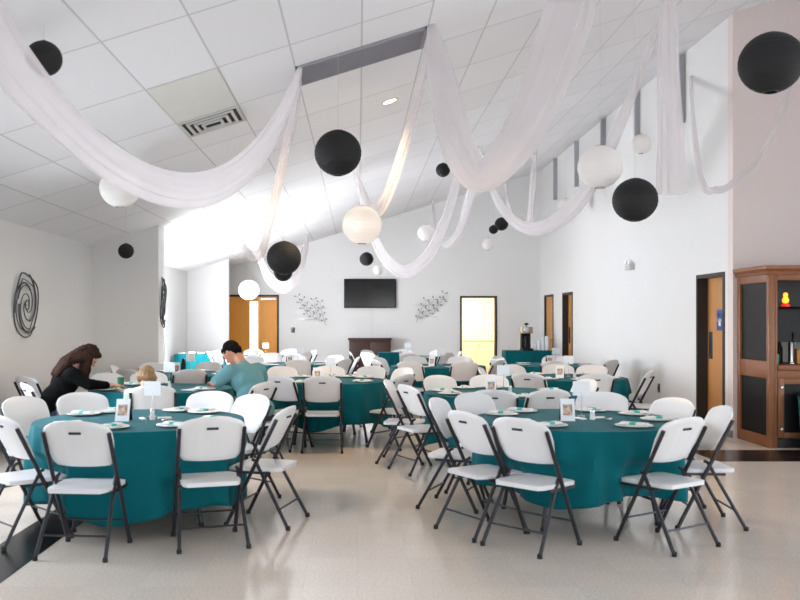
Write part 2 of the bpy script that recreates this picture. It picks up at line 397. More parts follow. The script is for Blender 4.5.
# ------------------------------------------------------------------ ceiling fittings
SL = math.atan(CEILS)
def ceil_fix(root, x, y, dz=0): root.location = (x, y, ceil_z(x)-dz); root.rotation_euler = (0, -SL, 0)
cs = math.cos(SL)
M['vent_white'] = mat('vent_enamel', (205, 203, 200), .5)
M['grille'] = mat('grey_grille', (150, 148, 156), .5, noise_amt=.08, scale=4)
M['grille_dark'] = mat('grille_shadow_void', (96, 94, 102), .8, noise_amt=.25, scale=3)
t = thing('return_grille', 'long grey return air grille set in the sloped ceiling', 'vent'); ceil_fix(t, .03, 8.0)
hw, hd = .583/cs, .29
bm = nb(); box(bm, (-hw, -hd, -.02), (hw, -hd+.03, 0)); box(bm, (-hw, hd-.03, -.02), (hw, hd, 0)); box(bm, (-hw, -hd, -.02), (-hw+.03, hd, 0)); box(bm, (hw-.03, -hd, -.02), (hw, hd, 0))
link('frame', bm, M['grille'], t, False)
link('backing', bx((-hw+.03, -hd+.03, -.006), (hw-.03, hd-.03, -.003)), M['grille_dark'], t, False)
bm = nb()
for k in range(18): y = -hd+.045+k*.029; box(bm, (-hw+.03, y, -.016), (hw-.03, y+.011, -.008))
link('louvres', bm, M['grille'], t, False)
t = thing('air_diffuser', 'square white air diffuser with stepped louvres in the ceiling', 'vent'); ceil_fix(t, -1.425, 8.62)
hw = .583/cs/2; hd = .30
for k in range(4):
    a = hw-.005-k*.065; b = hd-.005-k*.065; z = -.012-.008*k; bm = nb()
    for (x0, x1, y0, y1) in ((-a, a, -b, -b+.03), (-a, a, b-.03, b), (-a, -a+.03, -b+.03, b-.03), (a-.03, a, -b+.03, b-.03)): box(bm, (x0, y0, z-.006), (x1, y1, z+.008))
    link('louvre_ring', bm, M['vent_white'], t, False)
link('backing', bx((-hw+.02, -hd+.02, -.004), (hw-.02, hd-.02, -.002)), M['black'], t, False)
M['tile_aged'] = mat('yellowed_tile', (226, 225, 219), .9, noise_amt=.04, scale=5)
t = thing('ceiling_tile', 'slightly yellowed ceiling tile next to the square diffuser', 'ceiling tile'); ceil_fix(t, -1.425, 7.71)
link('panel', bx((-hw+.01, -.60, -.006), (hw-.01, .60, -.001)), M['tile_aged'], t, False)
M['bulb'] = mat('lit_bulb', (255, 235, 200), .4, emit=(255, 226, 180), estr=9)
for (x, y, lab) in ((.36, 10.05, 'lit recessed downlight in the ceiling right of the black lantern'), (-3.05, 17.6, 'small lit downlight in the alcove ceiling')):
    t = thing('downlight', lab, 'downlight', group='recessed downlights'); ceil_fix(t, x, y)
    bm = nb(); lathe(bm, [(.075, 0), (.105, 0), (.10, -.012), (.075, -.008), (.075, 0)], 24); link('trim_ring', bm, M['vent_white'], t)
    bm = nb(); lathe(bm, [(0, -.005), (.074, -.005), (.074, -.001), (0, -.001)], 20); link('bulb', bm, M['bulb'], t)

# ------------------------------------------------------------------ folding chair
def line_y(z): return .24-.50*z
def chair_proto():
    t = thing('folding_chair', 'x', 'chair')
    # seat
    bm = nb(); nu, nv = 14, 12; top = []; bot = []
    for j in range(nv+1):
        v = j/nv; y = -.175+.405*v; hw = .188+.020*v
        if v > .8: hw -= .03*((v-.8)/.2)**2
        if v < .15: hw -= .025*((.15-v)/.15)**2
        rt = []; rb = []
        for i in range(nu+1):
            u = 2*i/nu-1; e = max(abs(u), abs(2*v-1))**8
            yy = y+(.012*(1-u*u) if v > .8 else 0)
            z = .436-.008*(1-u*u)*math.sin(PI*v)-.007*e-.010*max(0, (v-.85)/.15)**2
            rt.append(bm.verts.new((u*hw, yy, z))); rb.append(bm.verts.new((u*hw*.985, yy, .402-.004*(v > .9))))
        top.append(rt); bot.append(rb)
    for g, fl in ((top, 0), (bot, 1)):
        for j in range(nv):
            for i in range(nu): bm.faces.new((g[j][i], g[j][i+1], g[j+1][i+1], g[j+1][i]))
    for j in range(nv):
        for i in (0, nu): bm.faces.new((top[j][i], top[j+1][i], bot[j+1][i], bot[j][i]))
    for i in range(nu):
        for j in (0, nv): bm.faces.new((top[j][i], top[j][i+1], bot[j][i+1], bot[j][i]))
    link('seat', bm, M['plastic'], t)
    # backrest
    bm = nb(); nu, nv = 28, 16; fr = []; bk = []
    for j in range(nv+1):
        v = j/nv; hw = .192+.032*min(1, v/.6)
        if v > .78: hw -= .034*((v-.78)/.22)**2.4
        if v < .15: hw -= .02*((.15-v)/.15)**2
        a = []; b = []
        for i in range(nu+1):
            u = 2*i/nu-1
            zt = .855-.034*abs(u)**2.6; zb = .548+.008*u*u; z = zb+(zt-zb)*v
            e = max(abs(u), abs(2*v-1)); th = .0035+.0105*math.sqrt(max(0, 1-e**8))
            yc = line_y(z)+.006-.030*(1-u*u)+.020
            rec = .0035 if (abs(u) < .32 and v < .9) else 0
            a.append(bm.verts.new((u*hw, yc+th, z))); b.append(bm.verts.new((u*hw, yc-th+rec, z)))
        fr.append(a); bk.append(b)
    for g in (fr, bk):
        for j in range(nv):
            for i in range(nu): bm.faces.new((g[j][i], g[j][i+1], g[j+1][i+1], g[j+1][i]))
    for j in range(nv):
        for i in (0, nu): bm.faces.new((fr[j][i], fr[j+1][i], bk[j+1][i], bk[j][i]))
    for i in range(nu):
        for j in (0, nv): bm.faces.new((fr[j][i], fr[j][i+1], bk[j][i+1], bk[j][i]))
    b = link('backrest', bm, M['plastic'], t)
    zc = .775; yc = line_y(zc)+.006-.030+.020-.0145
    bm = nb(); tube(bm, [(-.038, yc+.002, zc), (.038, yc+.002, zc)], .0085, 8); 
    link('handle_slot', bm, M['slot'], b)
    for s in (-1, 1):
        bm = nb(); tube(bm, [(s*.212, line_y(z), z) for z in (.012, .3, .5, .62, .775)], .0135, 10)
        l = link('front_leg', bm, M['steel_dark'], t)
        bm = nb(); lathe(bm, [(0, 0), (.017, 0), (.018, .02), (.015, .03), (0, .03)], 10, (s*.212, line_y(.01), 0)); link('rubber_foot', bm, M['rubber'], l)
        bm = nb(); tube(bm, [(s*.190, .045, .485), (s*.193, .02, .475), (s*.200, -.06, .33), (s*.222, -.235, .012)], .0125, 10)
        l = link('rear_leg', bm, M['steel_dark'], t)
        bm = nb(); lathe(bm, [(0, 0), (.016, 0), (.017, .02), (.014, .03), (0, .03)], 10, (s*.222, -.236, 0)); link('rubber_foot', bm, M['rubber'], l)
        bm = nb(); box(bm, (s*.203-.006, -.10, .383), (s*.203+.006, .20, .401), .002); link('seat_rail', bm, M['steel_dark'], t, False)
    bm = nb(); tube(bm, [(-.212, line_y(.17), .17), (.212, line_y(.17), .17)], .007, 8); link('crossbar', bm, M['steel_dark'], t)
    bm = nb(); tube(bm, [(-.212, -.165, .14), (.212, -.165, .14)], .007, 8); link('crossbar', bm, M['steel_dark'], t)
    return t
CH = chair_proto(); used = [False]
def face(x, y, tx, ty): return math.atan2(-(tx-x), ty-y)
def put_chair(bxp, byp, tx, ty, label, group, turn=0, far=False):
    """(bxp,byp): where the backrest is, over the floor; the chair faces (tx,ty)"""
    rz = face(bxp, byp, tx, ty)+turn
    fx, fy = -math.sin(rz), math.cos(rz); loc = (bxp+fx*.17, byp+fy*.17, 0)
    if not used[0]:
        used[0] = True; CH.location = loc; CH.rotation_euler = (0, 0, rz); CH['label'] = label; CH['group'] = group; c = CH
    elif far:
        c = dup(CH, loc, rz, label, group, depth=1, skip=('seat_rail',))
    else: c = dup(CH, loc, rz, label, group)
    return c, loc

# ------------------------------------------------------------------ tables
def table_proto():
    t = thing('round_table', 'x', 'table'); R = .755
    bm = nb(); lathe(bm, [(0, .69), (R-.02, .69), (R, .70), (R, .722), (R-.012, .732), (0, .732)], 48); link('tabletop', bm, M['table_plastic'], t)
    for sx in (-1, 1):
        for sy in (-1, 1):
            bm = nb(); tube(bm, [(sx*.30, sy*.30, .685), (sx*.36, sy*.34, .5), (sx*.44, sy*.38, .015)], .0155, 10)
            l = link('leg', bm, M['steel_dark'], t)
            bm = nb(); lathe(bm, [(0, 0), (.019, 0), (.02, .02), (.016, .03), (0, .03)], 10, (sx*.44, sy*.38, 0)); link('rubber_foot', bm, M['rubber'], l)
        bm = nb(); tube(bm, [(sx*.42, -.37, .18), (sx*.42, .37, .18)], .011, 8); link('crossbar', bm, M['steel_dark'], t)
    return t
TB = table_proto(); tused = [False]
def cloth_mesh(seed, polar, drop, corner, rot):
    bm = nb(); n = 160; R = .768; rr = random.Random(seed); rings = []
    ph = [rr.uniform(0, 6.28) for _ in range(4)]
    for r in (.15, .4, .62, .74): rings.append([bm.verts.new((r*math.cos(2*PI*k/n), r*math.sin(2*PI*k/n), .7365)) for k in range(n)])
    c = bm.verts.new((0, 0, .7365))
    for k in range(n): bm.faces.new((c, rings[0][k], rings[0][(k+1) % n]))
    NS = 16
    for j in range(NS+1):
        s = j/NS; ring = []
        for k in range(n):
            th = 2*PI*k/n
            d = drop+corner*abs(math.sin(2*(th-rot)))**3
            z = .7365-.006-s*d if j else .7345
            amp = s**.7*(.075+.02*math.sin(th*3+ph[3]))
            fq = math.sin(th*9+ph[0]+.9*math.sin(th*3+ph[2])); fold = (1-1.6*abs(fq)**1.3)*.6+math.sin(th*6+ph[1])*.4
            r = R+amp*fold+.02*s+.02*s*abs(math.sin(2*(th-rot)))**3
            r = min(r, R+.055)
            zz = max(0, min(1, (.56-z)/.10))
            for (a, dist) in polar:
                da = (th-a+PI) % (2*PI)-PI; g = math.exp(-(da/.30)**4)
                lim = dist-.255+.03*s*fold
                if r > lim: r = r+(lim-r)*g*zz
            ring.append(bm.verts.new((r*math.cos(th), r*math.sin(th), z)))
        rings.append(ring)
    for a, b in zip(rings, rings[1:]):
        for k in range(n): bm.faces.new((a[k], a[(k+1) % n], b[(k+1) % n], b[k]))
    return bm

# settings on the tables
def plate_proto():
    bm = nb(); lathe(bm, [(0, .004), (.065, .004), (.085, .010), (.128, .018), (.130, .016), (.09, .006), (.07, 0), (0, 0)], 32)
    t = thing('plate', 'x', 'plate'); link('dish', bm, M['china'], t); return t
def napkin_proto():
    t = thing('napkin', 'x', 'napkin')
    bm = nb()
    box(bm, (-.035, -.10, 0), (.035, .10, .008), .003); box(bm, (-.030, -.095, .0085), (.032, .09, .015), .003)
    link('folded_cloth', bm, M['white_napkin'], t)
    bm = nb(); box(bm, (-.038, -.022, -.0003), (.038, .022, .0165), .003); link('ribbon', bm, M['teal_napkin'], t)
    return t
def shaker_proto():
    t = thing('salt_shaker', 'x', 'shaker')
    bm = nb(); lathe(bm, [(0, 0), (.020, 0), (.021, .01), (.016, .05), (.017, .055), (0, .055)], 14); link('jar', bm, M['china'], t)
    bm = nb(); lathe(bm, [(.0175, .0552), (.018, .068), (.012, .078), (0, .08)], 14); link('cap', bm, M['chrome'], t); return t
def number_proto():
    t = thing('card_stand', 'x', 'card stand')
    bm = nb(); lathe(bm, [(0, 0), (.035, 0), (.035, .008), (.008, .014), (.004, .02), (0, .02)], 20); link('base', bm, M['chrome'], t)
    bm = nb(); tube(bm, [(0, 0, .015), (0, 0, .19)], .0028, 8); link('rod', bm, M['chrome'], t)
    link('card', bx((-.065, -.0015, .165), (.065, .0015, .275), .001), M['paper'], t, False); return t
def photo_mat():
    m = mat('printed_card', (230, 228, 225), .6); nt = m.node_tree; b = nt.nodes['Principled BSDF']; N = nt.nodes.new
    tc = N('ShaderNodeTexCoord'); v = N('ShaderNodeTexVoronoi'); v.inputs['Scale'].default_value = 45
    cr = N('ShaderNodeValToRGB'); cr.color_ramp.elements[0].color = s2l((150, 90, 80))+(1,); cr.color_ramp.elements[1].color = s2l((60, 66, 70))+(1,)
    e = cr.color_ramp.elements.new(.5); e.color = s2l((215, 190, 170))+(1,)
    nt.links.new(tc.outputs['Object'], v.inputs['Vector']); nt.links.new(v.outputs['Color'], cr.inputs[0]); nt.links.new(cr.outputs[0], b.inputs['Base Color']); return m
M['print'] = photo_mat()
def tent_proto():
    t = thing('menu_card', 'x', 'card')
    def panel(y0, y1, z0, z1, w, m, nm, par=None, th=.0015):
        bm = nb(); vs = []
        for x in (-w, w):
            vs += [bm.verts.new((x, y0-th, z0)), bm.verts.new((x, y0+th, z0)), bm.verts.new((x, y1+th, z1)), bm.verts.new((x, y1-th, z1))]
        for f in ((0, 1, 2, 3), (7, 6, 5, 4), (0, 4, 5, 1), (1, 5, 6, 2), (2, 6, 7, 3), (3, 7, 4, 0)): bm.faces.new([vs[i] for i in f])
        return link(nm, bm, m, par or t, False)
    fr = panel(-.045, 0, 0, .16, .052, M['paper'], 'front_panel')
    panel(-.033-.003, -.011-.003, .042, .120, .034, M['print'], 'printed_picture', fr)
    panel(.045, .004, 0, .158, .052, M['black'], 'stand_panel'); return t
PL, NP, SS, NU, TE = plate_proto(), napkin_proto(), shaker_proto(), number_proto(), tent_proto()
first = {}
def place(proto, loc, rz, label, group, depth=9):
    if proto.name not in first:
        first[proto.name] = 1; proto.location = loc; proto.rotation_euler = (0, 0, rz); proto['label'] = label; proto['group'] = group; return proto
    return dup(proto, loc, rz, label, group, depth)
TZ = .7368
POS8 = ['right side', 'far right side', 'far side', 'far left side', 'left side', 'near left side', 'near side', 'near right side']
def posname(a, taken):
    k = int(round(a/(PI/4))) % 8; nm = POS8[k]; base = nm; i = 2
    while nm in taken: nm = base+(', second chair' if i == 2 else ', chair %d' % i); i += 1
    taken.add(nm); return nm
def table(idx, cx, cy, chairs, desc, drop=.46, corner=.10, rot=.6, detail=2, items=True, leg_rot=.2):
    global tused
    place(TB, (cx, cy, 0), leg_rot, 'round folding banquet table under the teal cloth, the %s' % desc, 'round banquet tables')
    polar = []; taken = set(); far = detail == 0
    angs = []
    for ch in chairs:
        x, y = ch[0], ch[1]; turn = ch[2] if len(ch) > 2 else 0
        angs.append((math.atan2(y-cy, x-cx), x, y, turn))
    names = {}
    # unique side words, worked out clockwise; doubled sides split into left/right
    byk = {}
    for a in sorted(angs): byk.setdefault(int(round(a[0]/(PI/4))) % 8, []).append(a)
    for k, lst in byk.items():
        if len(lst) == 1: names[lst[0]] = POS8[k]
        else:
            lst.sort(key=lambda q: q[1])
            ws = ['left-hand', 'right-hand'] if len(lst) == 2 else ['left-hand', 'middle', 'right-hand']
            for w, q in zip(ws, lst): names[q] = POS8[k]+', %s one' % w
    for q in angs:
        a, x, y, turn = q
        c, loc = put_chair(x, y, cx, cy, 'white folding chair at the %s, %s' % (desc, names[q]), 'white folding chairs around the round tables', turn, far)
        d = math.hypot(loc[0]-cx, loc[1]-cy); polar.append((math.atan2(loc[1]-cy, loc[0]-cx), d))
    o = link('tablecloth', cloth_mesh(idx*7+1, polar, drop, corner, rot), M['cloth'], loc=(cx, cy, 0))
    sol = o.modifiers.new('thick', 'SOLIDIFY'); sol.thickness = .0015; sol.offset = -1
    tag(o, 'teal cloth draped over the %s' % desc, 'tablecloth', 'teal tablecloths')
    for q in angs:
        a, x, y, turn = q; px, py = cx+.58*math.cos(a), cy+.58*math.sin(a); w = names[q]
        place(PL, (px, py, TZ), a, 'white plate on the %s, %s' % (desc, w), 'white plates', 9 if detail else 1)
        if detail:
            place(NP, (px, py, TZ+.0185), a+PI/2+rnd.uniform(-.5, .5), 'napkin with teal ribbon, %s, %s' % (desc, w), 'folded napkins')
    if items:
        place(NU, (cx+.06, cy+.12, TZ), rnd.uniform(-.15, .15), 'blank white card on a thin stand, %s' % desc, 'card stands on the tables')
        place(TE, (cx-.10, cy-.10, TZ), rnd.uniform(-.5, .5), 'small printed menu card leaning on the %s' % desc, 'menu cards on the tables')
        if detail:
            place(SS, (cx+.10, cy-.05, TZ), 0, 'small silver-capped shaker on the %s' % desc, 'shakers on the tables')

table(1, -1.63, 6.60, [(-2.38, 5.84), (-1.76, 5.46, .03), (-.94, 5.70, -.35), (-.50, 6.42, -.1), (-.86, 7.42), (-1.28, 7.75), (-2.40, 7.62), (-2.76, 7.2)],
      'front left table', drop=.55, corner=.08, rot=-PI/4-.02)
table(2, 1.65, 6.62, [(1.02, 5.66, -.22), (.72, 6.08, 0), (.62, 7.08), (.97, 7.58), (2.13, 7.66), (2.56, 7.08), (2.67, 6.40, .16), (2.13, 5.68, .10)],
      'front right table', drop=.46, corner=.07, rot=.3)
table(3, -.40, 10.9, [(-.92, 10.0), (-.40, 9.82), (.56, 10.15), (.63, 11.6), (-1.05, 11.95), (-.40, 12.05), (.2, 12.0), (-1.5, 10.9)],
      'middle table behind the aisle')
table(4, 1.45, 9.02, [(.46, 8.56), (.30, 9.25), (1.22, 7.92), (1.74, 7.95), (.90, 9.98), (1.50, 10.1), (2.45, 9.35)], 'table right behind the front right table')
table(5, -2.15, 9.62, [(-3.34, 8.80), (-1.97, 8.45), (-.93, 8.96), (-3.0, 10.45), (-2.55, 10.7)], 'table where the people sit')
table(6, 2.70, 11.42, [(2.80, 10.3), (3.62, 10.85), (3.3, 12.35), (2.85, 12.55), (2.0, 10.42), (1.62, 11.7), (2.15, 12.4)], 'round table beside the right wall', detail=1)
def ring(cx, cy, n=8, off=.2, r=1.08, seed=1):
    q = random.Random(seed); return [(cx+(r+q.uniform(-.04, .06))*math.cos(off+2*PI*k/n), cy+(r+q.uniform(-.04, .06))*math.sin(off+2*PI*k/n), q.uniform(-.15, .15)) for k in range(n)]
table(7, 1.30, 14.3, ring(1.30, 14.3, 8, .3, seed=2), 'round table before the kitchen doorway', detail=0)
table(8, -2.40, 12.2, ring(-2.40, 12.2, 7, .5, 1.0, seed=3), 'round table beside the pier', detail=0)
table(9, -1.05, 14.9, ring(-1.05, 14.9, 8, .1, seed=4), 'fifth round table, below the television', detail=0)
table(10, -1.95, 17.9, ring(-1.95, 17.9, 8, .3, seed=5), 'far round table near the honey doors', detail=0)
table(11, .95, 17.7, ring(.95, 17.7, 8, .0, seed=6), 'far round table in the middle', detail=0)
table(13, 3.25, 14.6, ring(3.25, 14.6, 6, .3, seed=8), 'fourth round table along the right wall', detail=0)

# lone chair by the left wall
for k, (tx, ty) in enumerate(((-1.63, 6.60), (1.65, 6.62))):
    for j, (dx, dy, a) in enumerate(((.17, .04, .4), (.22, -.08, 1.1), (.02, -.02, 2.0))):
        tag(link('cutlery_packet', bx((-.05, -.018, 0), (.05, .018, .012), .004), (M['white_napkin'], M['chrome'], M['paper'])[j], loc=(tx+dx, ty+dy, TZ), rot=(0, 0, a)),
            ('white cloth', 'shiny silver', 'white paper')[j]+' cutlery packet at the centre of the '+('front left table', 'front right table')[k], 'packet', 'cutlery packets')
put_chair(-3.74, 9.85, -2.2, 12.0, 'white folding chair standing alone by the left wall', 'white folding chairs around the round tables')

# ------------------------------------------------------------------ rectangular draped tables
def draped_rect(x0, x1, y0, y1, h, zb, label, cat='table', seed=3):
    cx, cy = (x0+x1)/2, (y0+y1)/2; hx, hy = (x1-x0)/2, (y1-y0)/2
    t = thing('buffet_table', label, cat, (cx, cy, 0))
    link('tabletop', bx((-hx, -hy, h-.04), (hx, hy, h-.004), .005), M['table_plastic'], t, False)
    for sx in (-1, 1):
        for sy in (-1, 1): 
            bm = nb(); tube(bm, [(sx*(hx-.08), sy*(hy-.08), h-.04), (sx*(hx-.08), sy*(hy-.08), 0)], .015, 8); link('leg', bm, M['steel_dark'], t)
    # cloth
    bm = nb(); P = 2*(2*hx+2*hy); n = 140; rings = []
    def per(s):
        s = s*P
        for (a, b, L) in (((-hx, -hy), (hx, -hy), 2*hx), ((hx, -hy), (hx, hy), 2*hy), ((hx, hy), (-hx, hy), 2*hx), ((-hx, hy), (-hx, -hy), 2*hy)):
            if s <= L: return Vector((a[0]+(b[0]-a[0])*s/L, a[1]+(b[1]-a[1])*s/L, 0))
            s -= L
        return Vector((-hx, -hy, 0))
    P = P/2*1.0
    P = 2*(hx*2+hy*2)
    for j in range(9):
        ring_ = []
        for k in range(n):
            p = per(k/n); z = h-(h-zb)*j/8+(.0 if j else .001); o = Vector((p.x/hx, p.y/hy, 0)); o = Vector((o.x if abs(o.x) > .99 else 0, o.y if abs(o.y) > .99 else 0, 0))
            if o.length > 0: o.normalize()
            ring_.append(bm.verts.new(p+o*(.006+.02*j/8*(1+math.sin(k*.9+seed)))+Vector((0, 0, z))))
        rings.append(ring_)
    for a, b in zip(rings, rings[1:]):
        for k in range(n): bm.faces.new((a[k], a[(k+1) % n], b[(k+1) % n], b[k]))
    bm.faces.new(rings[0])
    return t, bm, Vector((cx, cy, 0))
def cloth_for(res, label):
    t, bm, c = res; tag(link('tablecloth', bm, M['cloth'], loc=c), label, 'tablecloth', 'teal tablecloths'); return t
cloth_for(draped_rect(-3.95, -3.02, 18.9, 19.6, .74, .05, 'small table under a teal cloth in the bright alcove'), 'bright teal cloth on the small table in the alcove')
cloth_for(draped_rect(3.45, 4.55, 20.5, 21.05, .76, .05, 'refreshment table under a teal cloth at the right back corner'), 'teal cloth on the refreshment table with the urn')
cloth_for(draped_rect(.38, .74, 15.9, 16.25, .89, .05, 'tall narrow pedestal table under a teal cloth'), 'teal cloth covering the tall narrow pedestal')
for k in range(4):
    tag(link('serving_tray', bx((-.08, -.1, 0), (.08, .1, .03+.02*(k % 2)), .01), M['china'], loc=(-3.83+.21*k, 19.2+.04*(k % 2), .742)), ('leftmost', 'second', 'third', 'rightmost')[k]+' white dish on the teal alcove table', 'dish', 'dishes on the alcove table')
small_jar('bottle', 'small dark bottle on the teal table beside the pier', 'bottle', (-2.38, 12.0, TZ), .035, .22, M['black'])
# coffee urn
t = thing('coffee_brewer', 'black and steel coffee brewer on the teal refreshment table', 'coffee brewer', (3.98, 20.8, .762), .1)
link('base', bx((-.12, -.15, 0), (.12, .15, .05), .01), M['black'], t)
link('column', bx((-.11, .02, .05), (.11, .15, .52), .01), M['black'], t)
link('brew_head', bx((-.12, -.15, .40), (.12, .149, .56), .015), M['chrome'], t)
bm = nb(); lathe(bm, [(0, .052), (.075, .052), (.08, .10), (.075, .28), (.05, .33), (0, .33)], 20, (0, -.06, 0)); link('carafe', bm, M['smoke_panel'], t)
bm = nb(); tube(bm, [(0, 0, .56), (0, 0, .60)], .012); lathe(bm, [(0, .60), (.05, .60), (.055, .63), (.02, .65), (0, .65)], 14); link('lid', bm, M['black'], t)
for k in range(4):
    x = 4.18+.09*k; hh = (.16, .24, .30, .34)[k]; bm = nb(); prof = [(0, 0), (.030, 0)]
    n = int(hh/.02)
    for i in range(n): prof += [(.040+.0008*(i % 2), .01+i*.02), (.042, .02+i*.02)]
    prof += [(.03, hh), (0, hh)]
    lathe(bm, prof, 16); tag(link('cup_stack', bm, M['paper'], loc=(x, 20.75, .762)), ('shortest', 'second shortest', 'second tallest', 'tallest')[k]+' stack of white cups beside the coffee brewer', 'cups', 'stacks of paper cups')

# ------------------------------------------------------------------ back wall furnishings
p0, p1 = at(344, 308, YB), at(396, 279, YB)
t = thing('television', 'large black flat television mounted on the back wall', 'television', ((p0.x+p1.x)/2, YB, p0.z)); w = (p1.x-p0.x)/2; h = p1.z-p0.z
link('casing', bx((-w, -.07, 0), (w, -.02, h), .006), M['black'], t)
link('screen', bx((-w+.025, -.074, .03), (w-.025, -.0705, h-.02)), M['screen'], t, False)
link('wall_mount', bx((-.2, -.02, h*.3), (.2, 0, h*.7)), M['iron'], t, False)
bm = nb(); tube(bm, [(.05, -.006, p0.z-.0), (.04, -.006, .30)], .004, 6)
tag(link('cable', bm, M['vent_white'], loc=((p0.x+p1.x)/2, YB, 0)), 'thin white cable running down the wall below the television', 'cable')
a, b = at(348, 350, YB-.25), at(391.5, 338, YB-.25)
t = thing('console_cabinet', 'dark walnut console cabinet below the television', 'cabinet', ((a.x+b.x)/2, YB-.26, 0)); w = (b.x-a.x)/2; h = b.z
link('body', bx((-w+.03, -.2, .06), (w-.03, .22, h-.05), .005), M['dark_wood'], t)
link('top', bx((-w, -.24, h-.05), (w, .24, h), .01), M['dark_wood'], t)
link('plinth', bx((-w+.05, -.18, 0), (w-.05, .2, .06)), M['dark_wood'], t)
for s in (0, 1):
    x0 = -w+.05+s*(w-.04); d = link('door', bx((x0, -.22, .1), (x0+w-.07, -.2, h-.1), .005), M['dark_wood'], t)
    bm = nb(); lathe(bm, [(0, 0), (.014, 0), (.018, .02), (0, .025)], 10); bmesh.ops.rotate(bm, verts=bm.verts[:], matrix=Matrix.Rotation(PI/2, 3, 'X'))
    link('knob', bm, M['iron'], d, loc=(x0+(w-.12 if s == 0 else .05), -.22, h*.55))
# branch-and-leaf metal wall art
def spray(px, py, flip, label, seed):
    c = at(px, py, YB); q = random.Random(seed); s = YB/F
    t = thing('metal_wall_art', label, 'wall art', (c.x, YB-.03, c.z), group='leaf sprays on the back wall')
    stems = nb(); leaves = nb()
    def leaf(x, z, a, L, w):
        n = 7; vs = []; dx, dz = math.cos(a), math.sin(a)
        up = [(i/n*L, w*math.sin(PI*i/n)) for i in range(n+1)]
        pts = [(u, v) for u, v in up]+[(u, -v) for u, v in up[::-1][1:-1]]
        f0 = [leaves.verts.new((x+dx*u-dz*v, -.002+.01*abs(v)/w*-.3, z+dz*u+dx*v)) for u, v in pts]
        f1 = [leaves.verts.new((x+dx*u-dz*v, .002, z+dz*u+dx*v)) for u, v in pts]
        leaves.faces.new(f0); leaves.faces.new(f1[::-1])
        for i in range(len(pts)): leaves.faces.new((f0[i], f0[(i+1) % len(pts)], f1[(i+1) % len(pts)], f1[i]))
    for k in range(4):
        x, z = (-.26+.14*k)*flip, -.40+.07*k; a = math.radians(68-6*k) if flip > 0 else math.radians(112+6*k); pts = []
        bend = q.uniform(-.5, .5)/12
        for i in range(11):
            pts.append((x, 0, z)); a += bend; x += math.cos(a)*.055; z += math.sin(a)*.055
            if i % 3 == 1:
                for sd in (-1, 1):
                    aa = a+sd*.9; tube(stems, [(x, 0, z), (x+math.cos(aa)*.05, 0, z+math.sin(aa)*.05)], .003, 5)
                    leaf(x+math.cos(aa)*.04, z+math.sin(aa)*.04, aa, .075, .017)
        tube(stems, pts, .0035, 6)
    for zz in (-.25, .05): tube(stems, [(-.3, .004, zz), (.3, .004, zz)], .003, 5)
    tube(stems, [(-.1*flip, .03, -.38), (-.1*flip, 0, -.38)], .006, 6)
    link('stems', stems, M['iron_pale'], t); link('leaves', leaves, M['iron_pale'], t)
spray(316, 310, -1, 'grey metal leaf spray left of the television', 4); spray(426, 307, 1, 'grey metal leaf spray right of the television', 9)
def switch(p, axis, label, cat='switch', m=None):
    t = thing('light_switch', label, cat, p)
    if axis == 'y':
        link('face_plate', bx((-.05, -.008, -.07), (.05, 0, .07), .002), m or M['iron_dark'], t); link('toggle', bx((-.01, -.02, -.02), (.01, -.008, .02), .002), M['black'], t)
    else:
        link('face_plate', bx((-.008, -.05, -.07), (0, .05, .07), .002), m or M['iron_dark'], t); link('toggle', bx((-.02, -.01, -.02), (-.008, .01, .02), .002), M['black'], t)
q = at(293, 330, YB); switch((q.x, YB, q.z), 'y', 'dark switch plate on the back wall beside the honey doors')
yy = F*XR/(659-VX); q = at(659, 388, yy); switch((XR, yy, q.z), 'x', 'small dark outlet plate low on the right wall')
# emergency light on the right wall
yy = F*XR/(632-VX); q = at(632, 267, yy)
t = thing('emergency_light', 'white twin-head emergency light high on the right wall', 'emergency light', (XR, yy, q.z))
link('housing', bx((-.08, -.15, -.05), (0, .15, .05), .01), M['vent_white'], t)
M['lens'] = mat('frosted_lens', (240, 240, 245), .3)
for s in (-1, 1):
    bm = nb(); lathe(bm, [(0, -.05), (.02, -.05), (.05, .02), (.045, .03), (0, .03)], 14); bmesh.ops.rotate(bm, verts=bm.verts[:], matrix=Matrix.Rotation(-1.2, 3, 'Y'))
    link('lamp_head', bm, M['lens'], t, loc=(-.06, s*.10, .07))

# round scroll wall art on left wall and on the pier end
def scroll(name, label, loc, ry, sx):
    t = thing(name, label, 'wall art', loc, 0, 'round scroll wall art'); q = random.Random(3)
    for (r, th, nm) in ((.385, .009, 'outer_ring'), (.31, .006, 'middle_ring')):
        bm = nb(); tube(bm, [(.02*math.sin(3*a), sx*(r+.02*math.sin(4*a+r*9))*math.cos(a), (r+.02*math.cos(3*a))*math.sin(a)) for a in [2*PI*k/48 for k in range(49)]], th, 6); link(nm, bm, M['iron_dark'], t)
    bm = nb()
    for off in (0, 2.1, 4.2):
        tube(bm, [(.01, sx*(.05+.25*s)*math.cos(off+s*5), (.05+.25*s)*math.sin(off+s*5)) for s in [k/24 for k in range(25)]], .007, 6)
    for off in (1, 3.1, 5.2):
        tube(bm, [(.0, sx*(.22+.16*s)*math.cos(off+s*2.4), (.22+.16*s)*math.sin(off+s*2.4)) for s in [k/16 for k in range(17)]], .012, 6)
    tube(bm, [(.01, sx*.06*math.cos(a), .06*math.sin(a)) for a in [2*PI*k/16 for k in range(17)]], .008, 6)
    tube(bm, [(0, 0, .0), (-.03, 0, 0)], .008, 6); tube(bm, [(.01, -.06*sx, 0), (.0, 0, 0), (.01, .06*sx, 0)], .005, 6)
    link('scrolls', bm, M['iron_dark'], t)
yy = -F*XL/(VX-24); q = at(24, 305, yy); scroll('scroll_wall_art', 'large round pewter scroll ornament on the left wall', (XL+.03, yy, q.z), 0, 1)
